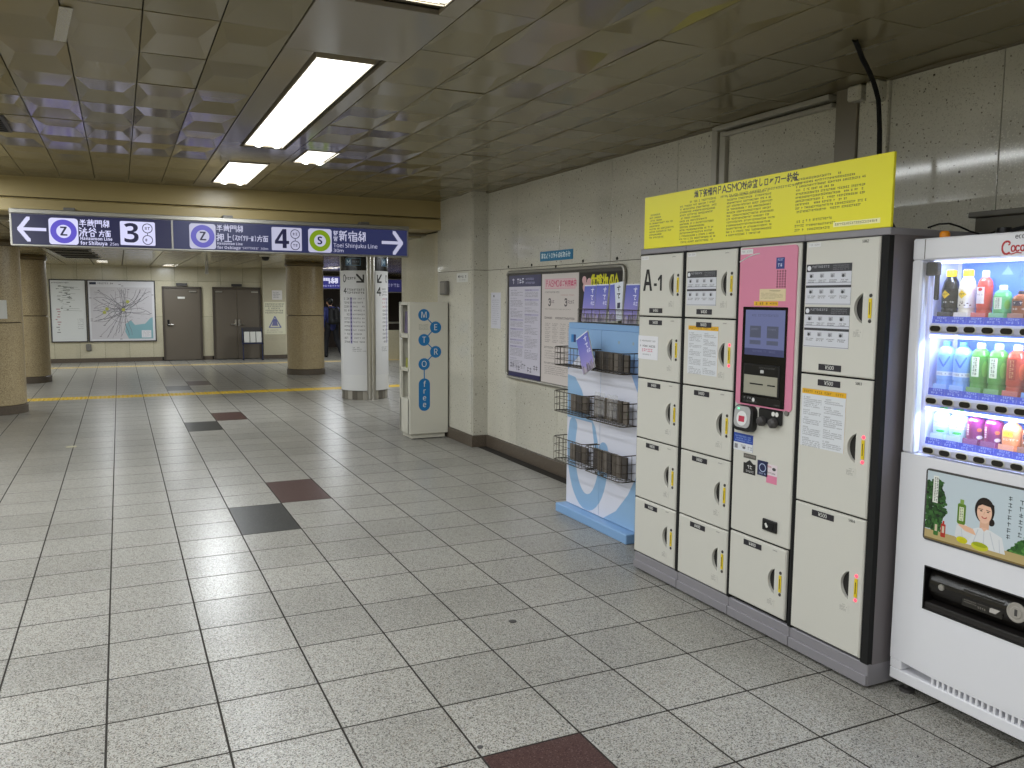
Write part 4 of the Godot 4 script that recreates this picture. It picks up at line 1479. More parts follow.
func info_sheet(sd):
	var s = Sketch.new(300, 320, Color(0.83, 0.84, 0.86), sd)
	s.rect(0, 0, 300, 28, Color(0.86, 0.66, 0.1))
	s.fine(12, 8, 270, 13, Color(0.45, 0.33, 0.05))
	for c in [0, 1]:
		var y = 44
		while y < 290:
			var n = s.rng.randi_range(2, 5)
			s.fine(14 + c * 144, y, 44, 8, Color(0.3, 0.3, 0.32))
			s.block(14 + c * 144, y + 12, 126, n, 6, 4, Color(0.42, 0.42, 0.45))
			y += 12 + n * 10 + 10
	return s


func note_sheet(sd):
	var s = Sketch.new(260, 190, Color(0.86, 0.86, 0.88), sd)
	s.fine(20, 34, 210, 13, Color(0.35, 0.35, 0.38))
	s.fine(24, 74, 200, 17, Color(0.15, 0.15, 0.18))
	s.fine(52, 104, 140, 24, Color(0.78, 0.3, 0.45))
	s.fine(60, 146, 110, 10, Color(0.45, 0.45, 0.48))
	return s


func terms_board():
	var s = Sketch.new(2040, 346, Color(0.92, 0.89, 0.1), 77)
	var ink = Color(0.16, 0.15, 0.06)
	write_word(s, "地下鉄構内PASMO対応貸しロッカー約款", Vector2(545, 12), 46, 6, ink, 0.9)
	s.fine(500, 70, 960, 13, ink)
	var cols = [[60, 118, 280, 19], [400, 92, 360, 25], [860, 78, 400, 26], [1420, 48, 470, 21]]
	for c in cols:
		s.block(c[0], c[1], c[2], int(c[3] * 0.52), 11, 8, Color(0.1, 0.095, 0.03), 0.6)
	s.fine(1420, 270, 60, 14, ink)
	s.fine(1500, 268, 180, 12, ink)
	s.fine(1420, 292, 60, 14, ink)
	s.fine(1500, 294, 200, 12, ink)
	s.fine(1420, 314, 60, 14, ink)
	s.fine(1500, 316, 160, 12, ink)
	s.rect(1690, 300, 290, 24, Color(0.95, 0.93, 0.7))
	s.fine(1700, 305, 260, 12, Color(0.4, 0.38, 0.2))
	return s


func build_terminal(x_front):
	var z0 = 0.13
	var t = thing("locker_terminal", "locker payment terminal with pink bezel and touch screen", "terminal", Vector3(x_front, 0, z0), FACE_WEST)
	locker_body(t, 0.427, [[0.001, 0.006], [0.414, 0.426]])
	var at = func(z): return z - z0
	var cream = box_part(t, "front_panel", Vector3(0.008, 0.47, -0.014), Vector3(0.412, 1.872, 0.01), M.locker, 0.005)
	locker_door(t, 0.008, 0.398, 0.128, 0.46, "¥400", false, false)
	# pink bezel with rounded lower corners
	var pink = paint(Color(0.83, 0.51, 0.62), 0.35)
	var pw = 0.376
	var ph = 0.756
	var bz = part(t, "pink_bezel", prism(round_rect(pw, ph, 0.018), 0.0, 0.006), pink, Vector3(0.208, 1.108 + ph / 2, 0.01), Vector3.ZERO, "pink bezel")
	var px = func(z): return at.call(z) - 0.208
	var py = func(y): return y - (1.108 + ph / 2)
	# two dark fields: screen above, card slot below
	var glassy = paint(Color(0.025, 0.025, 0.03), 0.12)
	var black = part(t, "screen_surround", cbox(Vector3(0.296, 0.468, 0.006), 0.002), glassy, Vector3(0.205, 1.35, 0.018))
	var s = Sketch.new(300, 240, Color(0.47, 0.5, 0.68), 81)
	s.fine(50, 22, 200, 12, Color(0.36, 0.38, 0.52))
	for k in 2:
		s.rect(38 + k * 132, 84, 86, 62, Color(0.36, 0.38, 0.46))
		s.fine(46 + k * 132, 96, 60, 10, Color(0.5, 0.52, 0.62))
		s.rect(38 + k * 132, 160, 86, 22, Color(0.38, 0.4, 0.5))
	s.rect(0, 204, 300, 36, Color(0.3, 0.32, 0.48))
	s.fine(60, 212, 190, 10, Color(0.42, 0.44, 0.6))
	sheet(black, "touch_screen", 0.262, 0.215, glowing(Color(1, 1, 1), 0.62, s.texture()), Vector3(0.006, 0.112, 0.003))
	# card slot: a framed recess with a sloped cream floor
	var cs = part(black, "card_slot_frame", cbox(Vector3(0.244, 0.15, 0.008), 0.003), M.black, Vector3(-0.004, -0.112, 0.004))
	part(cs, "slot_well", cbox(Vector3(0.226, 0.09, 0.004), 0.001), paint(Color(0.6, 0.59, 0.53), 0.5), Vector3(0, -0.024, 0.0035))
	for x in [-0.025, 0.075]:
		part(cs, "slot_mouth", cbox(Vector3(0.09 if x < 0 else 0.05, 0.006, 0.003), 0.0), M.matt_black, Vector3(x, -0.02, 0.005))
	s = Sketch.new(240, 60, Color(0.03, 0.03, 0.035), 82)
	s.fine(110, 8, 110, 9, Color(0.5, 0.5, 0.5))
	s.plate(118, 26, 26, 20, 4, Color(0.75, 0.75, 0.75))
	sheet(cs, "slot_print", 0.22, 0.046, printed(s.texture(), 0.3), Vector3(0, 0.046, 0.004))
	s = Sketch.new(240, 40, Color(0.03, 0.03, 0.035), 83)
	s.fine(10, 6, 40, 12, Color(0.7, 0.7, 0.7))
	s.disc(Vector2(72, 18), 9, 12, Color(0.85, 0.85, 0.85))
	s.fine(10, 26, 90, 7, Color(0.5, 0.5, 0.5))
	s.fine(200, 26, 30, 7, Color(0.5, 0.5, 0.5))
	sheet(black, "slot_caption", 0.26, 0.035, printed(s.texture(), 0.3), Vector3(0, -0.212, 0.003))
	# stickers on the bezel
	s = Sketch.new(64, 64, Color(0.16, 0.23, 0.5), 84)
	s.fine(10, 6, 40, 12, Color(0.7, 0.75, 0.9))
	s.fine(14, 34, 36, 18, Color(0.9, 0.92, 0.98))
	sheet(bz, "blue_sticker", 0.052, 0.052, printed(s.texture()), Vector3(px.call(0.423), py.call(1.785), 0.006))
	var holes = begin()
	for a in 4:
		for b in 7:
			add_cbox(holes, Vector3((a - 1.5) * 0.0165, (b - 3) * 0.0118, 0.0003), Vector3(0.008, 0.007, 0.0008))
	part(bz, "speaker_grille", holes.commit(), paint(Color(0.32, 0.1, 0.18), 0.6), Vector3(px.call(0.432), py.call(1.713), 0.006))
	s = Sketch.new(256, 100, Color(0.84, 0.78, 0.62), 85)
	s.fine(100, 10, 120, 12, Color(0.35, 0.33, 0.28))
	s.block(14, 32, 220, 5, 6, 5, Color(0.5, 0.46, 0.38))
	sheet(bz, "paper_memo", 0.17, 0.056, printed(s.texture()), Vector3(px.call(0.379), py.call(1.64), 0.006))
	s = Sketch.new(256, 40, Color(0.88, 0.68, 0.12), 86)
	s.fine(18, 8, 130, 22, Color(0.25, 0.2, 0.05))
	s.fine(170, 10, 70, 16, Color(0.4, 0.32, 0.08))
	sheet(bz, "yellow_label", 0.16, 0.02, printed(s.texture()), Vector3(px.call(0.338), py.call(1.6), 0.006))
	sheet(bz, "white_label", 0.085, 0.024, M.top_label, Vector3(px.call(0.196), py.call(1.847), 0.006))
	var curve = []
	for k in 9:
		var u = k / 8.0
		curve.append(Vector3(px.call(0.147 + 0.14 * u), py.call(1.8 + 0.035 * sin(u * PI / 2)), 0.0062))
	part(bz, "white_swoosh", tube(curve, 0.0032, 4), M.white)
	# card reader, coin unit, bottom slot
	var ic = part(t, "card_reader", prism(round_rect(0.135, 0.125, 0.03), 0.0, 0.03), M.black, Vector3(at.call(0.237), 1.043, 0.01), Vector3(-0.08, 0, 0))
	part(ic, "reader_face", prism(round_rect(0.112, 0.104, 0.028), 0.0, 0.003), paint(Color(0.66, 0.66, 0.66), 0.35), Vector3(-0.006, 0.006, 0.03))
	part(ic, "reader_ring", prism(circle_poly(0.036, 28), 0.0, 0.0015), M.white, Vector3(-0.006, -0.002, 0.033))
	part(ic, "reader_mark", cbox(Vector3(0.04, 0.028, 0.001), 0.0), paint(Color(0.75, 0.22, 0.32), 0.4), Vector3(-0.006, -0.004, 0.035))
	part(ic, "green_led_light", cbox(Vector3(0.014, 0.008, 0.002), 0.0005), glowing(Color(0.4, 1.0, 0.7), 1.6), Vector3(-0.034, 0.044, 0.033))
	var cu = part(t, "coin_unit", cbox(Vector3(0.152, 0.07, 0.016), 0.006), M.black, Vector3(at.call(0.398), 1.072, 0.017))
	for x in [-0.042, 0.034]:
		part(cu, "knob", lathe([Vector2(0.024, 0.0), Vector2(0.022, 0.02), Vector2(0.012, 0.028), Vector2(0.0, 0.028)], 16), M.dark_grey, Vector3(x, -0.026, 0.008), Vector3(PI / 2, 0, 0))
	for x in [0.026, 0.05]:
		part(cu, "coin_mark", prism(circle_poly(0.011, 16), 0.0, 0.001), M.paper, Vector3(x, 0.016, 0.008))
	part(t, "lock", lathe([Vector2(0.013, 0.0), Vector2(0.012, 0.008), Vector2(0.0, 0.009)], 14), M.mid_grey, Vector3(at.call(0.497), 1.1, 0.01), Vector3(PI / 2, 0, 0))
	s = Sketch.new(200, 130, Color(0.83, 0.84, 0.86), 87)
	s.rect(0, 0, 200, 70, Color(0.13, 0.27, 0.62))
	s.block(14, 16, 170, 3, 11, 6, Color(0.6, 0.68, 0.85))
	s.rect(10, 84, 34, 34, Color(0.5, 0.5, 0.52))
	s.fine(62, 84, 60, 14, Color(0.3, 0.3, 0.33))
	s.disc(Vector2(110, 104), 16, 10, Color(0.4, 0.4, 0.43))
	s.fine(150, 90, 34, 24, Color(0.55, 0.55, 0.6))
	sheet(t, "pay_sticker", 0.137, 0.085, printed(s.texture()), Vector3(at.call(0.211), 0.92, 0.01))
	s = Sketch.new(120, 130, Color(0.795, 0.788, 0.755), 88)
	s.rect(4, 0, 112, 30, Color(0.35, 0.34, 0.32))
	s.fine(12, 8, 96, 12, Color(0.6, 0.58, 0.55))
	s.poly([Vector2(60, 38), Vector2(96, 62), Vector2(24, 62)], Color(0.1, 0.1, 0.1))
	s.rect(6, 60, 108, 68, Color(0.1, 0.1, 0.1))
	s.fine(40, 70, 40, 24, Color(0.8, 0.8, 0.8))
	s.fine(30, 104, 60, 14, Color(0.8, 0.8, 0.8))
	sheet(t, "print_sticker", 0.095, 0.1, printed(s.texture()), Vector3(at.call(0.262), 0.82, 0.01))
	s = Sketch.new(80, 100, Color(0.1, 0.13, 0.3), 89)
	s.arc(Vector2(40, 46), 24, 26, 0, TAU, 5, Color(0.7, 0.75, 0.85))
	s.fine(14, 80, 54, 10, Color(0.7, 0.75, 0.85))
	sheet(t, "navy_sticker", 0.07, 0.072, printed(s.texture()), Vector3(at.call(0.352), 0.817, 0.01))
	s = Sketch.new(80, 120, Color(0.85, 0.8, 0.82), 90)
	s.rect(0, 70, 80, 50, Color(0.85, 0.5, 0.62))
	s.fine(8, 10, 30, 10, Color(0.7, 0.3, 0.4))
	s.disc(Vector2(56, 26), 14, 10, Color(0.25, 0.25, 0.25))
	s.fine(8, 50, 60, 10, Color(0.4, 0.35, 0.38))
	sheet(t, "pink_sticker", 0.07, 0.09, printed(s.texture()), Vector3(at.call(0.415), 0.8, 0.01))
	var sl = part(t, "receipt_slot", cbox(Vector3(0.094, 0.056, 0.012), 0.004), M.black, Vector3(at.call(0.418), 0.553, 0.014))
	part(sl, "slot_mouth", cbox(Vector3(0.06, 0.03, 0.004), 0.001), M.matt_black, Vector3(0, 0, 0.006))
	part(sl, "slot_arrow", cbox(Vector3(0.012, 0.022, 0.002), 0.0), M.paper, Vector3(-0.014, 0, 0.0085), Vector3(0, 0, 0.6))


# ------------------------------------------------------------------ drinks machine
func build_vending():
	var z0 = 1.027
	var xf = 3.36
	var w = 0.995
	var t = thing("vending_machine", "white drinks vending machine with lit bottle display and poster", "vending machine", Vector3(xf, 0, z0), FACE_WEST)
	var shell = paint(Color(0.88, 0.88, 0.9), 0.3)
	var at = func(z): return z - z0
	var h = 1.86
	# carcass behind the door
	box_part(t, "cabinet", Vector3(0.0, 0.06, -0.7), Vector3(w, h - 0.006, -0.2), shell, 0.004)
	box_part(t, "side_wall", Vector3(0.0, 0.06, -0.2), Vector3(0.03, h - 0.006, -0.05), shell, 0.003)
	box_part(t, "side_wall", Vector3(w - 0.03, 0.06, -0.2), Vector3(w, h - 0.006, -0.05), shell, 0.003)
	# door frame round the window
	var wl = at.call(1.072)
	var wr = w - 0.06
	var wb = 1.006
	var wt = 1.776
	box_part(t, "door_jamb", Vector3(0.0, wb, -0.05), Vector3(wl, wt, 0.0), shell, 0.006)
	box_part(t, "door_jamb", Vector3(wr, wb, -0.05), Vector3(w, wt, 0.0), shell, 0.006)
	var header = box_part(t, "header", Vector3(0.0, wt, -0.2), Vector3(w, h, 0.0), shell, 0.006)
	part(header, "panel_gap", cbox(Vector3(0.003, h - wt - 0.008, 0.002), 0.0), M.mid_grey, Vector3(at.call(1.083) - w / 2, 0, 0.1))
	# lower door: pieces round the delivery slot
	var sl = at.call(1.164)
	var sr = w - 0.09
	var sb = 0.394
	var stp = 0.572
	var low = begin()
	for q in [[0.0, w, stp, wb - 0.002], [0.0, sl, sb, stp], [sr, w, sb, stp], [0.0, w, 0.138, sb]]:
		add_cbox(low, Vector3((q[0] + q[1]) / 2, (q[2] + q[3]) / 2, -0.1), Vector3(q[1] - q[0], q[3] - q[2], 0.2), 0.0)
	part(t, "door_panel", low.commit(), shell)
	for q in [[sl, sl + 0.006, sb, stp], [sr - 0.006, sr, sb, stp], [sl, sr, stp - 0.006, stp], [sl, sr, sb, sb + 0.006]]:
		box_part(t, "slot_lining", Vector3(q[0], q[2], -0.125), Vector3(q[1], q[3], 0.003), M.black, 0.001)
	# base: left corner piece, louvred middle, plinth edge
	box_part(t, "base_panel", Vector3(0.0, 0.05, -0.2), Vector3(w, 0.098, 0.0), shell, 0.004)
	box_part(t, "base_recess", Vector3(0.004, 0.09, -0.19), Vector3(w - 0.004, 0.14, -0.07), shell, 0.0)
	box_part(t, "base_panel", Vector3(0.0, 0.099, -0.2), Vector3(0.055, 0.137, 0.0), shell, 0.003)
	var wedge = PackedVector2Array([Vector2(0.057, 0.138), Vector2(0.057, 0.136), Vector2(0.2, 0.127), Vector2(w, 0.127), Vector2(w, 0.138)])
	part(t, "base_edge", prism(wedge, -0.03, -0.002), shell)
	for k in 34:
		var x = 0.19 + k * 0.0235
		box_part(t, "louvre_bar", Vector3(x, 0.097, -0.03), Vector3(x + 0.0105, 0.128, -0.006), shell, 0.001)
	for x in [0.05, w - 0.05]:
		var f = part(t, "foot", lathe([Vector2(0.03, 0.0), Vector2(0.03, 0.012), Vector2(0.012, 0.016), Vector2(0.012, 0.06)], 14), M.dark_grey, Vector3(x, 0, -0.05))
		part(t, "foot", f.mesh, M.dark_grey, Vector3(x, 0, -0.6))
	# display chamber
	var s = Sketch.new(512, 420, Color(0.36, 0.52, 0.88), 91)
	for k in 150:
		var p = Vector2(s.rng.randf_range(0, 512), s.rng.randf_range(0, 420))
		var q = s.rng.randf_range(12, 46)
		var a = s.rng.randf_range(0, TAU)
		var tone = Color(0.3, 0.44, 0.86).lerp(Color(0.66, 0.79, 0.98), s.rng.randf())
		s.poly([p, p + Vector2.from_angle(a) * q, p + Vector2.from_angle(a + 0.9) * q * 0.8], tone)
	var back_print = printed(s.texture(), 0.5)
	box_part(t, "chamber_back", Vector3(wl, wb, -0.196), Vector3(wr, wt, -0.185), M.white, 0.0)
	sheet(t, "display_backdrop", wr - wl - 0.04, wt - wb, back_print, Vector3((wl + wr) / 2 + 0.02, (wt + wb) / 2, -0.184))
	var lining = paint(Color(0.82, 0.83, 0.95), 0.35)
	box_part(t, "chamber_lining", Vector3(wl - 0.004, wb, -0.19), Vector3(wl + 0.02, wt, -0.05), lining, 0.0)
	box_part(t, "chamber_lining", Vector3(wr - 0.02, wb, -0.19), Vector3(wr + 0.002, wt, -0.05), lining, 0.0)
	box_part(t, "chamber_lining", Vector3(wl, wb - 0.002, -0.19), Vector3(wr, wb + 0.006, -0.04), lining, 0.0)
	var tube_glow = glowing(Color(0.86, 0.9, 1.0), 3.2)
	# light tubes: along the top and under the two upper shelves, and upright at the left
	for y in [1.766, 1.478, 1.19]:
		box_part(t, "display_light", Vector3(wl + 0.02, y - 0.006, -0.052), Vector3(wr - 0.02, y + 0.006, -0.04), tube_glow, 0.002)
		var l = AreaLight3D.new()
		l.name = "display_lamp"
		t.add_child(l, true)
		l.position = Vector3((wl + wr) / 2, y - 0.008, -0.046)
		l.rotation = Vector3(-PI / 2 + 0.35, 0, 0)
		l.area_size = Vector2(wr - wl - 0.06, 0.012)
		l.light_color = Color(0.8, 0.87, 1.0)
		l.light_energy = 0.34
		l.shadow_enabled = true
		l.area_range = 20.0
		l.area_attenuation = 2.0
	box_part(t, "display_light", Vector3(wl + 0.004, wb + 0.03, -0.06), Vector3(wl + 0.016, wt - 0.1, -0.05), glowing(Color(0.8, 0.84, 1.0), 1.1), 0.002)
	var pane = sheet(t, "window_pane", wr - wl, wt - wb, M.glass, Vector3((wl + wr) / 2, (wt + wb) / 2, -0.012), Vector3.ZERO, "", 0.004)
	# shelves with blue price strips and oval buttons
	s = Sketch.new(96, 44, Color(0.2, 0.3, 0.82), 92)
	s.fine(26, 4, 50, 12, Color(0.7, 0.78, 1.0))
	s.fine(18, 22, 70, 14, Color(0.72, 0.8, 1.0))
	var price_print = printed(s.texture(), 0.4)
	var rail = paint(Color(0.72, 0.72, 0.79), 0.3)
	var sold = paint(Color(0.1, 0.085, 0.08), 0.18)
	var st = begin()
	add_prism(st, round_rect(0.043, 0.021, 0.0104, 6), 0.0, 0.007)
	var oval = st.commit()
	var ring = prism(round_rect(0.05, 0.028, 0.0138, 6), 0.0, 0.003)
	var shelf_y = [1.51, 1.229, 1.032]
	for r in 3:
		var y = shelf_y[r]
		box_part(t, "shelf", Vector3(wl + 0.03, y + 0.02, -0.185), Vector3(wr, y + 0.03, -0.05), M.glass_shelf if M.has("glass_shelf") else lining, 0.001)
		var bar = box_part(t, "button_rail", Vector3(wl + 0.045, y - 0.018, -0.035), Vector3(wr + 0.01, y + 0.019, 0.004), rail, 0.008)
		for k in 12:
			var x = at.call(1.154) + k * 0.0712
			if x > wr - 0.02:
				continue
			part(bar, "button_ring", ring, M.offwhite, Vector3(x - (wl + 0.045 + wr + 0.01) / 2, -0.0005, 0.0195))
			part(bar, "button", oval, sold, Vector3(x - (wl + 0.045 + wr + 0.01) / 2, -0.0005, 0.0195))
			sheet(t, "price_strip", 0.07, 0.027, price_print, Vector3(x, y + 0.034, -0.02), Vector3(-0.12, 0, 0))
	# hinge arm inside the window
	box_part(t, "hinge_arm", Vector3(wl + 0.004, 1.715, -0.045), Vector3(wl + 0.056, 1.768, -0.018), M.black, 0.004)
	box_part(t, "hinge_arm", Vector3(wl + 0.034, 1.62, -0.045), Vector3(wl + 0.052, 1.74, -0.03), M.black, 0.004)
	# lettering on the header
	logo(header, at.call(1.395) - w / 2)
	# poster in a dark round-cornered frame
	var pz0 = at.call(1.15)
	var pz1 = at.call(1.15) + 0.545
	var fr = part(t, "poster_frame", prism(round_rect(pz1 - pz0, 0.286, 0.014), 0.0, 0.004), M.dark_grey, Vector3((pz0 + pz1) / 2, 0.819, 0.0))
	sheet(fr, "poster", pz1 - pz0 - 0.016, 0.27, printed(poster_print().texture(), 0.25), Vector3(0, 0, 0.004))
	# delivery slot: dark recess with a curved smoked flap
	box_part(t, "slot_well", Vector3(sl, sb, -0.2), Vector3(sr, stp, -0.12), M.matt_black, 0.0)
	var dark = paint(Color(0.09, 0.08, 0.075), 0.2)
	var flap = begin()
	var n = 10
	for k in n:
		var q = []
		for e in [k, k + 1]:
			var a = lerpf(-0.95, 0.75, float(e) / n)
			q.append(Vector2(-0.112 + cos(a) * 0.1, (sb + stp) / 2 + 0.012 + sin(a) * 0.085))
		var n0 = Vector3(0, 1, 1)
		quad(flap, Vector3(sl + 0.012, q[0].y, q[0].x), Vector3(sr - 0.012, q[0].y, q[0].x), Vector3(sr - 0.012, q[1].y, q[1].x), Vector3(sl + 0.012, q[1].y, q[1].x), Vector3(0, q[0].y - 0.48, 0.1))
	part(t, "delivery_flap", flap.commit(), dark)
	box_part(t, "slot_sill", Vector3(sl, sb, -0.12), Vector3(sr, sb + 0.03, -0.004), paint(Color(0.13, 0.12, 0.115), 0.35), 0.004)
	s = Sketch.new(256, 100, Color(0.12, 0.11, 0.105), 93)
	s.block(10, 10, 80, 6, 7, 5, Color(0.6, 0.58, 0.55))
	s.block(100, 16, 60, 5, 5, 5, Color(0.38, 0.36, 0.36))
	s.fine(100, 74, 50, 14, Color(0.55, 0.53, 0.5))
	s.poly([Vector2(176, 60), Vector2(226, 30), Vector2(244, 52), Vector2(214, 84), Vector2(176, 84)], Color(0.7, 0.68, 0.66))
	sheet(t, "slot_print", 0.16, 0.062, printed(s.texture(), 0.3), Vector3(sl + 0.24, 0.492, -0.014), Vector3(-0.1, 0, 0))
	var dial = part(t, "dial", lathe([Vector2(0.036, 0.0), Vector2(0.036, 0.004), Vector2(0.031, 0.005), Vector2(0.029, 0.003), Vector2(0.022, 0.003), Vector2(0.02, 0.006), Vector2(0.0, 0.006)], 28), paint(Color(0.62, 0.6, 0.57), 0.3), Vector3(at.call(1.535), 0.505, -0.013), Vector3(PI / 2, 0, 0))
	part(dial, "dial_mark", cbox(Vector3(0.01, 0.002, 0.024), 0.0), M.dark_grey, Vector3(0, 0.0065, 0))
	part(t, "flap_lock", lathe([Vector2(0.013, 0.0), Vector2(0.012, 0.006), Vector2(0.0, 0.007)], 16), M.steel, Vector3(sl + 0.07, 0.5, -0.014), Vector3(PI / 2, 0, 0))
	# the bottles and cans on show
	for r in 3:
		for k in 9:
			make_drink(r, k, Vector3(xf + 0.085, shelf_y[r] + 0.0305, 1.142 + k * 0.0712))
	# orange lamp cap on the top
	var cap = thing("orange_cap", "small orange cap on top of the drinks machine", "cap", Vector3(xf + 0.07, h, z0 + 0.085))
	part(cap, "base", lathe([Vector2(0.02, -0.007), Vector2(0.02, 0.004)], 16), M.dark_grey)
	part(cap, "dome", lathe([Vector2(0.019, 0.004), Vector2(0.019, 0.02), Vector2(0.014, 0.028), Vector2(0.0, 0.03)], 16), paint(Color(0.9, 0.55, 0.08), 0.35))


func logo(header, x):
	# the flowing red drink logo and the small word above it, drawn as brush strokes
	var s = Sketch.new(900, 300, Color(0.88, 0.88, 0.9), 94)
	var red = Color(0.68, 0.07, 0.12)
	var big_c = func(cx):
		s.arc(Vector2(cx + 78, 150), 74, 108, -1.0, -TAU + 0.95, 30, red)
		s.arc(Vector2(cx + 96, 76), 34, 30, -2.4, 1.2, 18, red)
	var small_o = func(cx, cy):
		s.arc(Vector2(cx, cy), 30, 48, 0, TAU, 22, red)
	big_c.call(10)
	small_o.call(196, 170)
	s.arc(Vector2(270, 170), 32, 48, -0.8, -TAU + 0.8, 22, red)
	small_o.call(348, 170)
	s.line(Vector2(380, 120), Vector2(376, 214), 22, red)
	s.line(Vector2(404, 168), Vector2(440, 162), 14, red)
	big_c.call(440)
	small_o.call(634, 170)
	s.path([Vector2(690, 216), Vector2(700, 60), Vector2(730, 30), Vector2(724, 130), Vector2(712, 216)], 13, red)
	small_o.call(790, 170)
	s.line(Vector2(822, 120), Vector2(820, 214), 22, red)
	# the ribbon that runs out of the first letter
	s.path([Vector2(100, 250), Vector2(180, 262), Vector2(250, 240), Vector2(330, 250)], 18, red)
	var sh = sheet(header, "logo", 0.2, 0.062, printed(s.texture(), 0.35), Vector3(x + 0.1, -0.012, 0.1))
	lettering(header, "eco", 0.017, font_sans, paint(Color(0.35, 0.35, 0.37), 0.5), Vector3(x + 0.066, 0.026, 0.1016))


func poster_print():
	var s = Sketch.new(1024, 512, Color(0.76, 0.81, 0.84), 95)
	# pale sky, leaves on both sides, a wooden counter
	for k in 500:
		var p = Vector2(s.rng.randf_range(0, 190), s.rng.randf_range(60, 430))
		if p.x < 170 - absf(p.y - 260) * 0.25:
			s.disc(p, s.rng.randf_range(8, 24), s.rng.randf_range(8, 20), Color(0.07, 0.16, 0.08).lerp(Color(0.24, 0.42, 0.2), s.rng.randf()))
	for k in 700:
		var p = Vector2(s.rng.randf_range(640, 1020), s.rng.randf_range(190, 470))
		if p.y > 470 - (p.x - 620) * 0.95:
			s.disc(p, s.rng.randf_range(8, 26), s.rng.randf_range(8, 20), Color(0.1, 0.26, 0.1).lerp(Color(0.36, 0.58, 0.26), s.rng.randf()))
	s.rect(0, 440, 1024, 72, Color(0.72, 0.64, 0.44))
	s.rect(0, 500, 1024, 12, Color(0.5, 0.42, 0.26))
	# a white slip with upright writing
	s.rect(52, 30, 44, 200, Color(0.88, 0.89, 0.86))
	for k in 8:
		s.fine(62, 40 + k * 23, 20, 18, Color(0.3, 0.32, 0.28), 1.0)
	# a woman in a white blouse holding up a green bottle
	s.disc(Vector2(470, 200), 74, 92, Color(0.12, 0.08, 0.07))
	s.disc(Vector2(526, 272), 24, 26, Color(0.12, 0.08, 0.07))
	s.rect(440, 260, 70, 90, Color(0.86, 0.68, 0.58))
	s.disc(Vector2(470, 215), 56, 76, Color(0.91, 0.74, 0.64))
	s.poly([Vector2(400, 190), Vector2(420, 130), Vector2(480, 118), Vector2(540, 150), Vector2(545, 200), Vector2(520, 168), Vector2(450, 160)], Color(0.12, 0.08, 0.07))
	for x in [445, 496]:
		s.disc(Vector2(x, 206), 9, 4, Color(0.15, 0.1, 0.1))
	s.arc(Vector2(470, 244), 17, 11, 0.2, PI - 0.2, 6, Color(0.75, 0.3, 0.3))
	s.poly([Vector2(430, 330), Vector2(520, 330), Vector2(610, 360), Vector2(640, 470), Vector2(330, 470), Vector2(345, 370)], Color(0.86, 0.87, 0.88))
	s.poly([Vector2(340, 470), Vector2(250, 440), Vector2(262, 352), Vector2(330, 330), Vector2(400, 380)], Color(0.84, 0.85, 0.86))
	s.poly([Vector2(262, 330), Vector2(390, 350), Vector2(420, 392), Vector2(330, 380), Vector2(280, 352)], Color(0.9, 0.72, 0.6))
	for q in [[430, 345, 400, 440], [520, 345, 560, 460], [475, 350, 478, 466], [590, 380, 600, 466], [300, 372, 312, 430]]:
		s.line(Vector2(q[0], q[1]), Vector2(q[2], q[3]), 5, Color(0.76, 0.78, 0.81))
	s.poly([Vector2(450, 322), Vector2(475, 350), Vector2(502, 322)], Color(0.9, 0.72, 0.62))
	s.line(Vector2(424, 196), Vector2(456, 194), 4, Color(0.25, 0.17, 0.14))
	s.line(Vector2(484, 194), Vector2(512, 198), 4, Color(0.25, 0.17, 0.14))
	s.line(Vector2(470, 210), Vector2(466, 228), 4, Color(0.82, 0.62, 0.52))
	s.plate(262, 190, 66, 150, 14, Color(0.36, 0.5, 0.16))
	s.rect(280, 160, 30, 34, Color(0.5, 0.62, 0.3))
	s.rect(276, 215, 36, 100, Color(0.86, 0.88, 0.76))
	s.block(282, 222, 20, 5, 14, 5, Color(0.2, 0.26, 0.12))
	# two small bottles and two bowls on the counter
	for q in [[74, Color(0.24, 0.44, 0.2)], [134, Color(0.7, 0.2, 0.16)]]:
		s.plate(q[0], 372, 40, 100, 8, q[1])
		s.rect(q[0] + 12, 350, 16, 24, q[1])
		s.rect(q[0] + 10, 390, 20, 50, Color(0.8, 0.74, 0.64))
	s.disc(Vector2(310, 452), 44, 24, Color(0.78, 0.76, 0.1))
	s.disc(Vector2(450, 462), 66, 30, Color(0.78, 0.78, 0.2))
	s.disc(Vector2(450, 450), 58, 16, Color(0.62, 0.66, 0.12))
	# brush writing down the right
	for c in [[640, 60, 7], [720, 70, 6], [800, 50, 7], [880, 40, 5]]:
		for k in c[2]:
			s.fine(c[0], c[1] + k * 44, 30, 32, Color(0.26, 0.3, 0.32), 1.0)
	return s


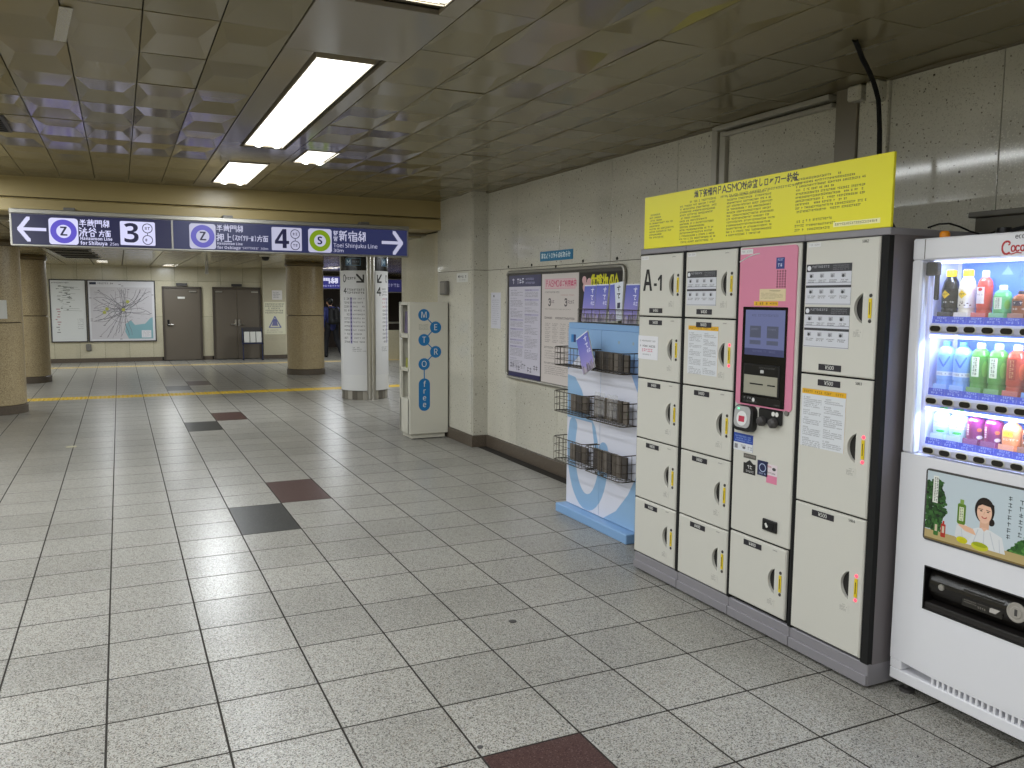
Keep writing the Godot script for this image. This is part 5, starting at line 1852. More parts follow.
func make_drink(r, k, at):
	# rows from the top: bottle cans, waters and teas, small bottles
	var kinds = [
		["black_can", "cream_can", "red_slim", "green_small", "brown_small", "pink_small", "black_can", "cream_can", "red_slim"],
		["water", "water", "green_tea", "green_tea", "red_tea", "blue_can", "green_tea", "red_tea", "water"],
		["clear_green", "clear_green", "purple_coffee", "purple_coffee", "orange_small", "brown_small", "clear_green", "purple_coffee", "orange_small"]]
	var kind = kinds[r][k]
	var spec = {
		"black_can": ["black bottle can with a yellow badge and yellow cap", Color(0.07, 0.06, 0.06), Color(0.85, 0.68, 0.1), 0.031, 0.196, 0.36],
		"cream_can": ["cream and white bottle can with a yellow badge and yellow cap", Color(0.86, 0.83, 0.76), Color(0.85, 0.68, 0.1), 0.031, 0.196, 0.36],
		"red_slim": ["slim red and white bottle with a pale cap", Color(0.78, 0.28, 0.24), Color(0.85, 0.8, 0.78), 0.027, 0.19, 0.3],
		"green_small": ["small clear green bottle with a white cap", Color(0.4, 0.7, 0.46), Color(0.88, 0.9, 0.9), 0.031, 0.135, 0.3],
		"brown_small": ["small brown bottle with a dark label", Color(0.55, 0.32, 0.2), Color(0.2, 0.16, 0.2), 0.03, 0.115, 0.26],
		"pink_small": ["small pink bottle with a pink cap", Color(0.85, 0.45, 0.6), Color(0.8, 0.25, 0.4), 0.03, 0.14, 0.3],
		"water": ["pale blue water bottle with a blue cap", Color(0.5, 0.68, 0.93), Color(0.25, 0.45, 0.82), 0.033, 0.2, 0.24],
		"green_tea": ["green tea bottle with a white upright label", Color(0.3, 0.56, 0.24), Color(0.8, 0.86, 0.78), 0.033, 0.2, 0.24],
		"red_tea": ["red tea bottle with a pale cap", Color(0.66, 0.24, 0.17), Color(0.86, 0.7, 0.66), 0.033, 0.2, 0.24],
		"blue_can": ["blue and red bottle", Color(0.32, 0.5, 0.78), Color(0.8, 0.5, 0.45), 0.033, 0.17, 0.24],
		"clear_green": ["small clear bottle with a bright green cap", Color(0.7, 0.82, 0.88), Color(0.2, 0.75, 0.3), 0.033, 0.135, 0.3],
		"purple_coffee": ["square-shouldered purple coffee bottle with a round black cap", Color(0.45, 0.12, 0.38), Color(0.2, 0.16, 0.18), 0.032, 0.125, 0.2],
		"orange_small": ["small orange juice bottle with a yellow badge", Color(0.9, 0.55, 0.36), Color(0.85, 0.55, 0.4), 0.032, 0.125, 0.3]}[kind]
	var place = ["top", "middle", "lowest"][r]
	var t = thing("drink_bottle", "%s, drinks machine %s shelf" % [spec[0], place], "bottle", at, FACE_WEST, "drinks on show in the vending machine")
	var R = spec[3]
	var H = spec[4]
	var neck = H * (1.0 - spec[5])
	var key = ["drink", R, H, spec[5]]
	if not meshes.has(key):
		var cap_r = R * (0.62 if kind.ends_with("can") else 0.45)
		meshes[key] = [
			lathe([Vector2(0.0, 0.0), Vector2(R * 0.9, 0.0), Vector2(R, 0.006), Vector2(R, H * 0.2), Vector2(R * 0.96, H * 0.24), Vector2(R, H * 0.28), Vector2(R, neck), Vector2(R * 0.85, neck + (H - neck) * 0.35), Vector2(cap_r * 0.9, neck + (H - neck) * 0.6), Vector2(cap_r * 0.85, H * 0.93), Vector2(0, H * 0.93)], 20),
			lathe([Vector2(cap_r, H * 0.87), Vector2(cap_r, H - 0.004), Vector2(cap_r * 0.85, H), Vector2(0.0, H)], 20),
			arc_panel(R + 0.0008, -0.85, 1.65, H * 0.26, neck - 0.004)]
	var m = "drink_" + kind
	if not M.has(m):
		M[m] = [paint(spec[1], 0.15), paint(spec[2], 0.35), printed(drink_label(kind, spec[1], spec[2]).texture(), 0.3)]
	part(t, "body", meshes[key][0], M[m][0])
	part(t, "cap", meshes[key][1], M[m][1])
	part(t, "wrapper", meshes[key][2], M[m][2])
	var card = cbox(Vector3(0.058, 0.026, 0.002), 0.0004)
	var c = part(t, "name_card", card, M[m][3] if M[m].size() > 3 else paint(spec[1].lerp(Color(0.8, 0.8, 0.85), 0.25), 0.4), Vector3(0.004, 0.02, 0.04), Vector3(-0.1, 0, 0))
	if M[m].size() < 4:
		M[m].append(c.material_override)


func drink_label(kind, body, cap):
	var s = Sketch.new(128, 128, body, kind.length() + 100)
	var pale = Color(0.88, 0.88, 0.86)
	match kind:
		"black_can", "cream_can":
			s.poly([Vector2(40, 6), Vector2(70, 36), Vector2(40, 66), Vector2(10, 36)], Color(0.9, 0.75, 0.1))
			s.fine(24, 28, 34, 12, Color(0.2, 0.15, 0.05))
			s.fine(30, 82, 70, 14, pale if kind == "black_can" else Color(0.4, 0.36, 0.3))
			if kind == "cream_can":
				s.poly([Vector2(80, 0), Vector2(128, 0), Vector2(128, 128), Vector2(60, 128)], Color(0.88, 0.87, 0.88))
				for k in 5:
					s.disc(Vector2(30 + k * 16, 110 - (k % 2) * 12), 6, 4, Color(0.3, 0.2, 0.15))
		"red_slim":
			s.rect(0, 0, 70, 100, Color(0.88, 0.84, 0.84))
			s.disc(Vector2(40, 14), 16, 10, Color(0.8, 0.2, 0.2))
			s.fine(12, 40, 44, 10, Color(0.6, 0.5, 0.5))
		"water":
			s.path([Vector2(30, 20), Vector2(60, 60), Vector2(90, 10)], 8, Color(0.24, 0.42, 0.82))
			s.rect(0, 88, 128, 22, Color(0.85, 0.88, 0.94))
			s.fine(20, 94, 86, 10, Color(0.5, 0.55, 0.66))
		"green_tea", "red_tea", "green_small":
			s.rect(22, 0, 46, 100, Color(0.85, 0.88, 0.8) if kind != "red_tea" else Color(0.55, 0.16, 0.12))
			for k in 5:
				s.fine(32, 6 + k * 18, 24, 14, Color(0.16, 0.24, 0.16) if kind != "red_tea" else Color(0.85, 0.7, 0.5), 1.0)
			s.disc(Vector2(100, 60), 18, 40, Color(0.45, 0.68, 0.3) if kind != "red_tea" else Color(0.8, 0.35, 0.2))
		"purple_coffee":
			s.rect(0, 0, 46, 128, Color(0.5, 0.1, 0.36))
			s.disc(Vector2(92, 56), 14, 14, Color(0.75, 0.4, 0.25))
			s.disc(Vector2(96, 112), 18, 14, Color(0.82, 0.8, 0.9))
			for k in 5:
				s.rect(18, 20 + k * 18, 14, 10, pale)
		"orange_small", "pink_small", "brown_small", "blue_can":
			s.rect(14, 8, 60, 44, Color(0.88, 0.78, 0.2) if kind == "orange_small" else Color(0.2, 0.18, 0.26))
			s.fine(22, 18, 44, 20, Color(0.3, 0.2, 0.1) if kind == "orange_small" else pale)
			s.fine(20, 72, 86, 18, pale)
		"clear_green":
			s.rect(0, 36, 128, 36, Color(0.86, 0.9, 0.92))
			s.fine(16, 46, 90, 14, Color(0.36, 0.44, 0.48))
			s.disc(Vector2(64, 108), 26, 12, Color(0.25, 0.75, 0.35))
	return s


# ------------------------------------------------------------------ leaflet rack
func basket_mesh(w, h, d, step):
	var key = ["basket", w, h, d, step]
	if meshes.has(key):
		return meshes[key]
	var st = begin()
	var r = 0.0022
	for y in [0.0, h * 0.33, h * 0.66, h]:
		var thick = r * (1.7 if y == h or y == 0.0 else 1.0)
		add_tube(st, [Vector3(0, y, 0), Vector3(0, y, d - 0.02), Vector3(0.02, y, d), Vector3(w - 0.02, y, d), Vector3(w, y, d - 0.02), Vector3(w, y, 0)], thick, 5)
	var n = int(round(w / step))
	for k in n + 1:
		var x = clampf(w * k / n, 0.012, w - 0.012)
		add_tube(st, [Vector3(x, h, d), Vector3(x, 0, d), Vector3(x, 0, 0)], r, 4)
	for s in [0.0, w]:
		for z in [0.03, 0.07]:
			add_tube(st, [Vector3(s, 0, minf(z, d)), Vector3(s, h, minf(z, d))], r, 4)
	add_tube(st, [Vector3(0.0, 0, d * 0.5), Vector3(w, 0, d * 0.5)], r, 4)
	add_tube(st, [Vector3(0.0, 0, 0.002), Vector3(w, 0, 0.002)], r, 4)
	meshes[key] = st.commit()
	return meshes[key]


func brochure_print(sd, white):
	var s = Sketch.new(180, 280, Color(0.42, 0.46, 0.76), sd)
	for y in 280:
		var c = Color(0.34, 0.38, 0.74).lerp(Color(0.66, 0.6, 0.82), y / 280.0)
		s.rect(0, y, 180, 1, c)
	s.rect(0, 0, 180, 9, Color(0.85, 0.86, 0.9))
	# a city at the foot of the picture
	for k in 26:
		var x = s.rng.randf_range(0, 170)
		var h = s.rng.randf_range(20, 74)
		s.rect(x, 280 - h, s.rng.randf_range(8, 20), h, Color(0.38, 0.36, 0.44).lerp(Color(0.74, 0.7, 0.74), s.rng.randf()))
	if white:
		s.poly([Vector2(60, 0), Vector2(180, 0), Vector2(180, 280), Vector2(110, 280)], Color(0.84, 0.86, 0.9))
		write_word(s, "す", Vector2(100, 24), 46, 7, Color(0.12, 0.12, 0.16), 1.0)
		write_word(s, "て", Vector2(104, 76), 46, 7, Color(0.12, 0.12, 0.16), 1.0)
		s.rect(112, 150, 40, 40, Color(0.2, 0.2, 0.3))
		s.block(118, 200, 50, 5, 8, 6, Color(0.4, 0.4, 0.46))
	else:
		write_word(s, "す", Vector2(108, 24), 44, 6, Color(0.9, 0.9, 0.97), 1.0)
		write_word(s, "て", Vector2(110, 74), 44, 6, Color(0.9, 0.9, 0.97), 1.0)
		s.fine(118, 124, 34, 30, Color(0.86, 0.86, 0.96), 1.0)
	return s


func build_leaflet_rack():
	var z0 = -2.1
	var xf = 3.56
	var t = thing("leaflet_rack", "blue and white leaflet rack with wire baskets beside the lockers", "leaflet rack", Vector3(xf, 0, z0), FACE_WEST)
	var w = 0.95
	box_part(t, "base", Vector3(-0.02, 0.0, -0.3), Vector3(w + 0.01, 0.066, 0.088), M.rack_blue, 0.005)
	box_part(t, "body", Vector3(0.0, 0.066, -0.25), Vector3(w, 1.435, -0.006), M.white, 0.004)
	box_part(t, "top_cap", Vector3(-0.003, 1.4, -0.25), Vector3(w + 0.003, 1.445, 0.002), M.rack_blue, 0.004)
	# two printed door leaves
	var s = Sketch.new(760, 1070, Color(0.84, 0.85, 0.9), 101)
	var blue = Color(0.54, 0.68, 0.84)
	s.rect(0, 0, 760, 140, blue)
	s.poly([Vector2(0, 140), Vector2(760, 140), Vector2(760, 330), Vector2(690, 230), Vector2(620, 170), Vector2(130, 160), Vector2(0, 250)], Color(0.54, 0.66, 0.85))
	s.poly([Vector2(0, 280), Vector2(90, 290), Vector2(170, 360), Vector2(220, 450), Vector2(290, 540), Vector2(0, 540)], Color(0.56, 0.7, 0.84))
	s.poly([Vector2(290, 540), Vector2(220, 450), Vector2(330, 560), Vector2(380, 700), Vector2(330, 700)], Color(0.56, 0.7, 0.84))
	var ring = []
	for k in 25:
		var a = lerpf(PI * 1.15, -0.15, k / 24.0)
		ring.append(Vector2(240 + cos(a) * 185, 720 + sin(a) * 300))
	for k in ring.size() - 1:
		for q in 8:
			s.disc(ring[k].lerp(ring[k + 1], q / 8.0), 48, 48, Color(0.56, 0.7, 0.84))
	s.poly([Vector2(760, 760), Vector2(760, 1070), Vector2(430, 1070), Vector2(560, 1000), Vector2(680, 880)], Color(0.56, 0.7, 0.84))
	s.rect(34, 36, 56, 46, Color(0.12, 0.2, 0.42))
	s.rect(34, 36, 28, 46, Color(0.2, 0.5, 0.75))
	for q in [[560, 60], [700, 60]]:
		s.disc(Vector2(q[0], q[1]), 9, 9, Color(0.6, 0.66, 0.7))
	var whole = s.im
	for k in 2:
		var half = Image.create(380, 1070, false, Image.FORMAT_RGB8)
		half.blit_rect(whole, Rect2i(k * 380, 0, 380, 1070), Vector2i.ZERO)
		var d = part(t, "door_leaf", sheet_mesh(w / 2 - 0.003, 1.33, 0.012), printed(ImageTexture.create_from_image(half), 0.35), Vector3(w / 4 + k * w / 2, 0.736, -0.006))
		part(d, "catch", cbox(Vector3(0.035, 0.02, 0.006), 0.002), M.mid_grey, Vector3((0.5 - k) * 0.4, -0.36, 0.014))
	# wire baskets, two at each level
	var levels = [[1.13, 0.135], [0.785, 0.15], [0.415, 0.175]]
	for l in levels:
		part(t, "wire_basket", basket_mesh(0.44, l[1], 0.12, 0.05), M.wire, Vector3(0.005, l[0], 0.008))
		part(t, "wire_basket", basket_mesh(0.46, l[1], 0.12, 0.05), M.wire, Vector3(0.475, l[0], 0.008))
	part(t, "wire_basket", basket_mesh(0.84, 0.1, 0.1, 0.1), M.wire, Vector3(0.08, 1.446, -0.12))
	var grey = [paint(Color(0.34, 0.31, 0.28), 0.5), paint(Color(0.42, 0.39, 0.36), 0.5), paint(Color(0.27, 0.25, 0.24), 0.5)]
	for r in 3:
		var l = levels[r]
		for k in 7:
			var u = 0.515 + k * 0.061
			var b = part(self, "booklet", cbox(Vector3(0.052, [0.115, 0.15, 0.15][r], 0.018), 0.002), grey[(k + r) % 3], Vector3(xf - 0.055 - 0.006 * (k % 2), l[0] + 0.008 + [0.0575, 0.075, 0.075][r], z0 + u), Vector3(-0.12, 0, 0))
			b.rotation = Vector3(0, FACE_WEST, 0)
			tag(b, ["thin grey-brown booklet standing in the uppermost wire basket of the rack", "thin grey-brown booklet standing in the middle wire basket of the rack", "thin grey-brown booklet standing in the lowest wire basket of the rack"][r], "booklet", "grey booklets in the wire baskets")
		if r > 0:
			for k in 3:
				var u = 0.16 + k * 0.085
				var b = part(self, "booklet", cbox(Vector3(0.075, 0.12, 0.02), 0.002), grey[(k + 1) % 3], Vector3(xf - 0.04, l[0] + 0.072, z0 + u), Vector3(0, FACE_WEST, 0))
				tag(b, ["", "wider dark booklet in the middle basket on the door-seam far side", "wider dark booklet in the lowest basket on the door-seam far side"][r], "booklet", "grey booklets in the wire baskets")
	var clear = StandardMaterial3D.new()
	clear.transparency = BaseMaterial3D.TRANSPARENCY_ALPHA
	clear.albedo_color = Color(0.9, 0.9, 0.92, 0.12)
	clear.roughness = 0.05
	for k in 2:
		part(t, "clear_divider", cbox(Vector3(0.13, 0.16, 0.003), 0.001), clear, Vector3(0.62 + k * 0.16, 0.9, 0.1))
	# purple brochures on top and one askew in the upper basket
	var plain = printed(brochure_print(102, false).texture(), 0.3)
	var pale = printed(brochure_print(103, true).texture(), 0.3)
	for k in 4:
		var tilt = [0.0, 0.0, 0.1, 0.0][k]
		var lift = [0.0, 0.003, 0.012, 0.0][k]
		var b = thing("brochure", ["purple city brochure upright on the leaflet rack, at the end by the notice board", "purple city brochure upright on the leaflet rack, second along", "white-striped brochure leaning sideways among the purple ones", "purple city brochure upright on the leaflet rack, at the end by the lockers"][k], "brochure", Vector3(xf + 0.055, 1.452 + lift, z0 + [0.2, 0.37, 0.565, 0.755][k]), FACE_WEST, "brochures on the leaflet rack")
		var cover = sheet(b, "cover", 0.165, 0.268, pale if k == 2 else plain, Vector3(0, 0.136, 0.006), Vector3(-0.1, 0, tilt))
		part(b, "pages", cbox(Vector3(0.163, 0.266, 0.012), 0.001), M.paper, Vector3(0, 0.136, -0.002), Vector3(-0.1, 0, tilt))
	var b = thing("brochure", "purple city brochure hanging askew out of the upper wire basket", "brochure", Vector3(3.424, 1.246, -1.617), FACE_WEST)
	sheet(b, "cover", 0.165, 0.268, plain, Vector3(0, 0, 0.004), Vector3(0, 0, 0.42))
	part(b, "pages", cbox(Vector3(0.163, 0.266, 0.008), 0.001), M.paper, Vector3(0, 0, -0.001), Vector3(0, 0, 0.42))


# ------------------------------------------------------------------ notice board wall
func build_notice_wall():
	var xw = 4.118
	var b = thing("notice_board", "long aluminium-framed notice board on the stone wall behind the leaflet rack", "notice board", Vector3(xw, 1.354, -3.28), FACE_WEST)
	var w = 2.18
	var h = 1.062
	var outer = round_rect(w, h, 0.05)
	part(b, "backboard", prism(outer, 0.0, 0.012), paint(Color(0.3, 0.29, 0.27), 0.6))
	var pts = []
	for p in outer:
		pts.append(Vector3(p.x, p.y, 0.016))
	pts.append(pts[0])
	part(b, "frame", tube(pts, 0.016, 8), M.alu)
	var s = Sketch.new(560, 800, Color(0.8, 0.79, 0.85), 111)
	var ink = Color(0.36, 0.35, 0.42)
	s.rect(0, 0, 560, 88, Color(0.16, 0.15, 0.34))
	s.fine(60, 22, 180, 44, Color(0.85, 0.85, 0.93))
	s.block(300, 22, 220, 2, 16, 14, Color(0.6, 0.6, 0.75))
	for c in [0, 1]:
		var y = 112
		while y < 660:
			var n = s.rng.randi_range(2, 7)
			if s.rng.randf() < 0.4:
				s.rect(24 + c * 262, y - 3, 240, 14, Color(0.7, 0.68, 0.8))
			s.fine(28 + c * 262, y, 110, 9, Color(0.25, 0.22, 0.4))
			s.block(28 + c * 262, y + 18, 230, n, 6, 5, ink)
			y += 30 + n * 11
	for k in 5:
		s.fine(30 + k * 104, 690 + (k % 2) * 20, 70, 40, ink)
	s.rect(0, 764, 560, 36, Color(0.16, 0.15, 0.34))
	var p = part(self, "poster", sheet_mesh(0.7, 1.01, 0.002), printed(s.texture(), 0.3), Vector3(xw - 0.014, 1.345, -3.972), Vector3(0, FACE_WEST, 0))
	tag(p, "white poster with a navy title bar on the notice board", "poster")
	s = Sketch.new(560, 800, Color(0.82, 0.79, 0.78), 112)
	ink = Color(0.4, 0.36, 0.36)
	s.path([Vector2(50, 40), Vector2(510, 40), Vector2(510, 106), Vector2(50, 106), Vector2(50, 40)], 5, Color(0.85, 0.6, 0.68))
	s.rect(52, 42, 456, 62, Color(0.86, 0.74, 0.76))
	write_word(s, "PASMOのご利用案内", Vector2(64, 50), 46, 6, Color(0.78, 0.3, 0.45), 0.86)
	s.fine(50, 128, 220, 12, ink)
	s.fine(300, 150, 190, 9, Color(0.7, 0.45, 0.45))
	for x in [110, 360]:
		write_digit(s, 3, Vector2(x, 180), 50, 9, Color(0.25, 0.22, 0.24))
		s.fine(x + 44, 190, 80, 24, Color(0.5, 0.44, 0.46))
	s.fine(50, 252, 400, 8, ink)
	s.fine(44, 312, 460, 16, Color(0.3, 0.26, 0.28))
	for r in 5:
		for c in 4:
			s.fine(56 + c * 118, 358 + r * 30, 86, 9, ink)
			s.fine(56 + c * 118, 372 + r * 30, 66, 7, ink)
	s.fine(44, 530, 250, 14, Color(0.3, 0.26, 0.28))
	s.block(56, 560, 430, 4, 9, 8, ink)
	s.fine(44, 646, 250, 14, Color(0.3, 0.26, 0.28))
	s.block(56, 672, 440, 5, 7, 7, ink)
	s.rect(440, 752, 40, 34, Color(0.2, 0.2, 0.25))
	p = part(self, "poster", sheet_mesh(0.69, 1.01, 0.002), printed(s.texture(), 0.3), Vector3(xw - 0.014, 1.345, -3.252), Vector3(0, FACE_WEST, 0))
	tag(p, "cream poster with a pink boxed heading on the notice board", "poster")
	s = Sketch.new(560, 800, Color(0.1, 0.09, 0.09), 113)
	for q in [[80, 100, 40], [130, 70, 36], [60, 50, 30]]:
		s.disc(Vector2(q[0], q[1]), q[2], q[2] * 0.9, Color(0.85, 0.68, 0.7))
	s.disc(Vector2(80, 110), 14, 18, Color(0.3, 0.15, 0.15))
	write_word(s, "危険物の", Vector2(160, 20), 78, 13, Color(0.86, 0.84, 0.16), 0.92)
	write_word(s, "すてロ", Vector2(120, 116), 70, 11, Color(0.86, 0.84, 0.16), 1.0)
	s.poly([Vector2(490, 10), Vector2(548, 130), Vector2(434, 130)], Color(0.84, 0.82, 0.16))
	s.rect(484, 50, 12, 50, Color(0.1, 0.1, 0.08))
	s.rect(40, 260, 480, 220, Color(0.7, 0.7, 0.66))
	s.block(60, 280, 430, 7, 14, 12, Color(0.25, 0.24, 0.22))
	s.block(50, 540, 450, 8, 12, 14, Color(0.66, 0.65, 0.55))
	p = part(self, "poster", sheet_mesh(0.66, 1.0, 0.002), printed(s.texture(), 0.3), Vector3(xw - 0.014, 1.345, -2.555), Vector3(0, FACE_WEST, 0))
	tag(p, "black poster with yellow characters and a warning triangle", "poster")
	# blue title strip, paper notice, rows of old screw plugs
	s = Sketch.new(640, 92, Color(0.13, 0.46, 0.62), 114)
	write_word(s, "東京メトロからのお知らせ", Vector2(26, 18), 54, 7, Color(0.85, 0.9, 0.92), 0.83)
	p = part(self, "title_strip", sheet_mesh(0.62, 0.088, 0.006), printed(s.texture(), 0.4), Vector3(4.12, 2.015, -3.355), Vector3(0, FACE_WEST, 0))
	tag(p, "teal blue title strip with white characters above the notice board", "sign")
	s = Sketch.new(200, 300, Color(0.84, 0.84, 0.88), 115)
	s.disc(Vector2(60, 30), 12, 10, Color(0.2, 0.2, 0.25))
	s.block(24, 60, 150, 12, 8, 10, Color(0.55, 0.53, 0.6))
	p = part(self, "paper_notice", sheet_mesh(0.245, 0.38, 0.002), printed(s.texture(), 0.6), Vector3(4.12, 1.495, -4.69), Vector3(0, FACE_WEST, 0))
	tag(p, "plain white paper notice on the stone wall left of the notice board", "notice")
	for z in [-4.38, -3.85, -3.36, -2.87, -2.33]:
		var q = part(self, "screw_plug", lathe([Vector2(0.014, 0.0), Vector2(0.012, 0.006), Vector2(0.0, 0.007)], 8), M.joint, Vector3(4.12, 1.945 if z != -3.36 else 1.915, z), Vector3(0, 0, PI / 2))
		tag(q, "dark screw plug in the stone wall along the top of the notice board", "plug", "screw plugs above the notice board")


# ------------------------------------------------------------------ free paper cabinet
func build_metro_cabinet():
	var x0 = 3.455
	var x1 = 3.925
	var z0 = -5.6
	var t = thing("paper_cabinet", "white free-paper cabinet with blue lettered discs against the wall", "cabinet", Vector3(x0, 0, z0))
	var w = x1 - x0
	var d = 0.37
	var wh = paint(Color(0.8, 0.79, 0.74), 0.35)
	var fr = box_part(t, "front_panel", Vector3(0, 0.06, -0.02), Vector3(w, 1.575, 0.0), wh, 0.006)
	box_part(t, "rear_panel", Vector3(0.0, 0.06, -d), Vector3(w, 1.575, -d + 0.02), wh, 0.004)
	box_part(t, "side_panel", Vector3(w - 0.02, 0.06, -d), Vector3(w, 1.575, -0.02), wh, 0.004)
	for y in [[0.06, 0.465], [0.782, 0.82], [1.165, 1.215], [1.54, 1.575]]:
		box_part(t, "shelf_block", Vector3(0.0, y[0], -d + 0.02), Vector3(w - 0.02, y[1], -0.02), wh, 0.004)
	for z in [[-d + 0.015, -d + 0.06], [-0.055, -0.015]]:
		box_part(t, "side_post", Vector3(0.0, 0.06, z[0]), Vector3(0.03, 1.575, z[1]), wh, 0.004)
	box_part(t, "recessed_base", Vector3(0.03, 0.01, -d + 0.03), Vector3(w - 0.03, 0.062, -0.03), wh, 0.0)
	for q in [Vector3(0.07, 0, -0.06), Vector3(w - 0.07, 0, -0.06), Vector3(0.07, 0, -d + 0.06), Vector3(w - 0.07, 0, -d + 0.06)]:
		part(t, "foot", lathe([Vector2(0.022, 0.0), Vector2(0.022, 0.02), Vector2(0.014, 0.06)], 12), M.dark_grey, q)
	# papers behind the openings
	var pm = part(self, "magazine", cbox(Vector3(0.012, 0.25, 0.2), 0.002), paint(Color(0.34, 0.3, 0.42), 0.5), Vector3(x0 + 0.045, 1.343, z0 - 0.18), Vector3(0, 0, -0.05))
	tag(pm, "purple magazine upright in the top opening of the white cabinet", "magazine")
	var gm = part(self, "magazine", cbox(Vector3(0.012, 0.11, 0.18), 0.002), paint(Color(0.55, 0.56, 0.2), 0.5), Vector3(x0 + 0.045, 0.877, z0 - 0.16), Vector3(0, 0, -0.05))
	tag(gm, "small olive booklet in the middle opening of the white cabinet", "booklet")
	# discs M E T R O and the word free, with the line that links them
	var cx = func(x): return x - x0 - w / 2
	var cy = func(y): return y - (0.06 + 1.575) / 2
	var line = begin()
	var stops = [[3.632, 1.43], [3.772, 1.288], [3.632, 1.146], [3.772, 1.007], [3.632, 0.869], [3.634, 0.68]]
	var lp = []
	for q in stops:
		lp.append(Vector2(cx.call(q[0]), cy.call(q[1])))
	for k in lp.size() - 1:
		var dir = (lp[k + 1] - lp[k]).normalized()
		var n = Vector2(-dir.y, dir.x) * 0.006
		add_prism(line, PackedVector2Array([lp[k] + n, lp[k + 1] + n, lp[k + 1] - n, lp[k] - n]), 0.0, 0.0008)
	part(fr, "link_line", line.commit(), M.metro_blue, Vector3(0, 0, 0.01))
	var disc = prism(circle_poly(0.068, 32), 0.0, 0.0012)
	for k in 5:
		var o = part(fr, "blue_disc", disc, M.metro_blue, Vector3(lp[k].x, lp[k].y, 0.01))
		lettering(o, "METRO"[k], 0.066, font_sans, M.paper, Vector3(0, 0, 0.0016))
	var pill = part(fr, "blue_pill", prism(round_rect(0.136, 0.375, 0.066, 10), 0.0, 0.0012), M.metro_blue, Vector3(cx.call(3.634), cy.call(0.517), 0.01))
	for k in 4:
		lettering(pill, "free"[k], 0.062, font_sans, M.paper, Vector3(0, 0.12 - k * 0.078, 0.0016))
	var s = Sketch.new(160, 100, Color(0.8, 0.79, 0.74), 121)
	s.block(8, 8, 140, 5, 9, 8, Color(0.3, 0.3, 0.29))
	sheet(fr, "small_print", 0.13, 0.08, printed(s.texture()), Vector3(cx.call(3.628), cy.call(1.29), 0.01))


# ------------------------------------------------------------------ things on the wall and ceiling edge
func build_wall_fittings():
	var box = thing("alarm_box", "small grey box on the wall above the white cabinet", "box", Vector3(3.945, 1.74, -5.7), FACE_WEST)
	part(box, "case", cbox(Vector3(0.2, 0.16, 0.05), 0.01), M.mid_grey, Vector3(0, 0, 0.025))
	part(box, "cover", cbox(Vector3(0.15, 0.12, 0.008), 0.003), paint(Color(0.48, 0.46, 0.42), 0.4), Vector3(0, 0, 0.052))
	var s = Sketch.new(200, 80, Color(0.8, 0.8, 0.78), 131)
	s.poly([Vector2(20, 30), Vector2(50, 14), Vector2(50, 46)], Color(0.2, 0.2, 0.2))
	s.fine(56, 20, 110, 24, Color(0.25, 0.25, 0.25))
	s.fine(40, 56, 120, 10, Color(0.55, 0.55, 0.53))
	var p = part(self, "wall_sticker", sheet_mesh(0.33, 0.1, 0.002), printed(s.texture()), Vector3(3.945, 1.85, -5.21), Vector3(0, FACE_WEST, 0))
	tag(p, "small white arrow sticker high on the wall beside the grey box", "sticker")
	# black cable that drops from the ceiling behind the yellow board
	var pts = []
	for q in [[3.45, 2.752, 0.6], [3.53, 2.738, 0.55], [3.6, 2.72, 0.506], [3.68, 2.705, 0.46], [3.75, 2.69, 0.42], [3.81, 2.665, 0.39], [3.85, 2.633, 0.373], [3.885, 2.59, 0.36], [3.9, 2.547, 0.353], [3.915, 2.45, 0.35], [3.92, 2.358, 0.35], [3.93, 1.915, 0.36]]:
		pts.append(Vector3(q[0], q[1], q[2]))
	var c = part(self, "cable", tube(pts, 0.012, 8), M.matt_black)
	tag(c, "thick black cable dropping from the ceiling behind the yellow board", "cable")
	pts = []
	for k in 8:
		pts.append(Vector3(3.5 + 0.05 * k, 1.915 + 0.02 * sin(k * 0.9), 0.98 + 0.01 * k))
	c = part(self, "cable", tube(pts, 0.004, 6), M.matt_black)
	tag(c, "thin black lead lying on top of the locker row", "cable")
	# grey switch cabinet on the wall above the drinks machine
	var g = thing("switch_cabinet", "grey metal cabinet with a hood behind the drinks machine", "cabinet", Vector3(4.118, 1.87, 0.84), FACE_WEST)
	var gm = paint(Color(0.4, 0.39, 0.36), 0.45)
	box_part(g, "case", Vector3(0.022, 0.0, 0.0), Vector3(0.9, 0.115, 0.17), gm, 0.004)
	box_part(g, "hood", Vector3(0.0, 0.115, 0.0), Vector3(0.92, 0.14, 0.19), gm, 0.004)
	pts = []
	for k in 9:
		var u = k / 8.0
		pts.append(Vector3(3.72, 1.893 + 0.05 * sin(u * 1.7), 1.155 + 0.5 * u))
	c = thing("cable", "black lead with a round plug lying on the drinks machine", "cable")
	part(c, "lead", tube(pts, 0.008, 6), M.matt_black)
	part(c, "plug", lathe([Vector2(0.0, -0.02), Vector2(0.026, -0.018), Vector2(0.03, 0.0), Vector2(0.026, 0.018), Vector2(0.0, 0.02)], 12), M.black, Vector3(3.72, 1.893, 1.155))


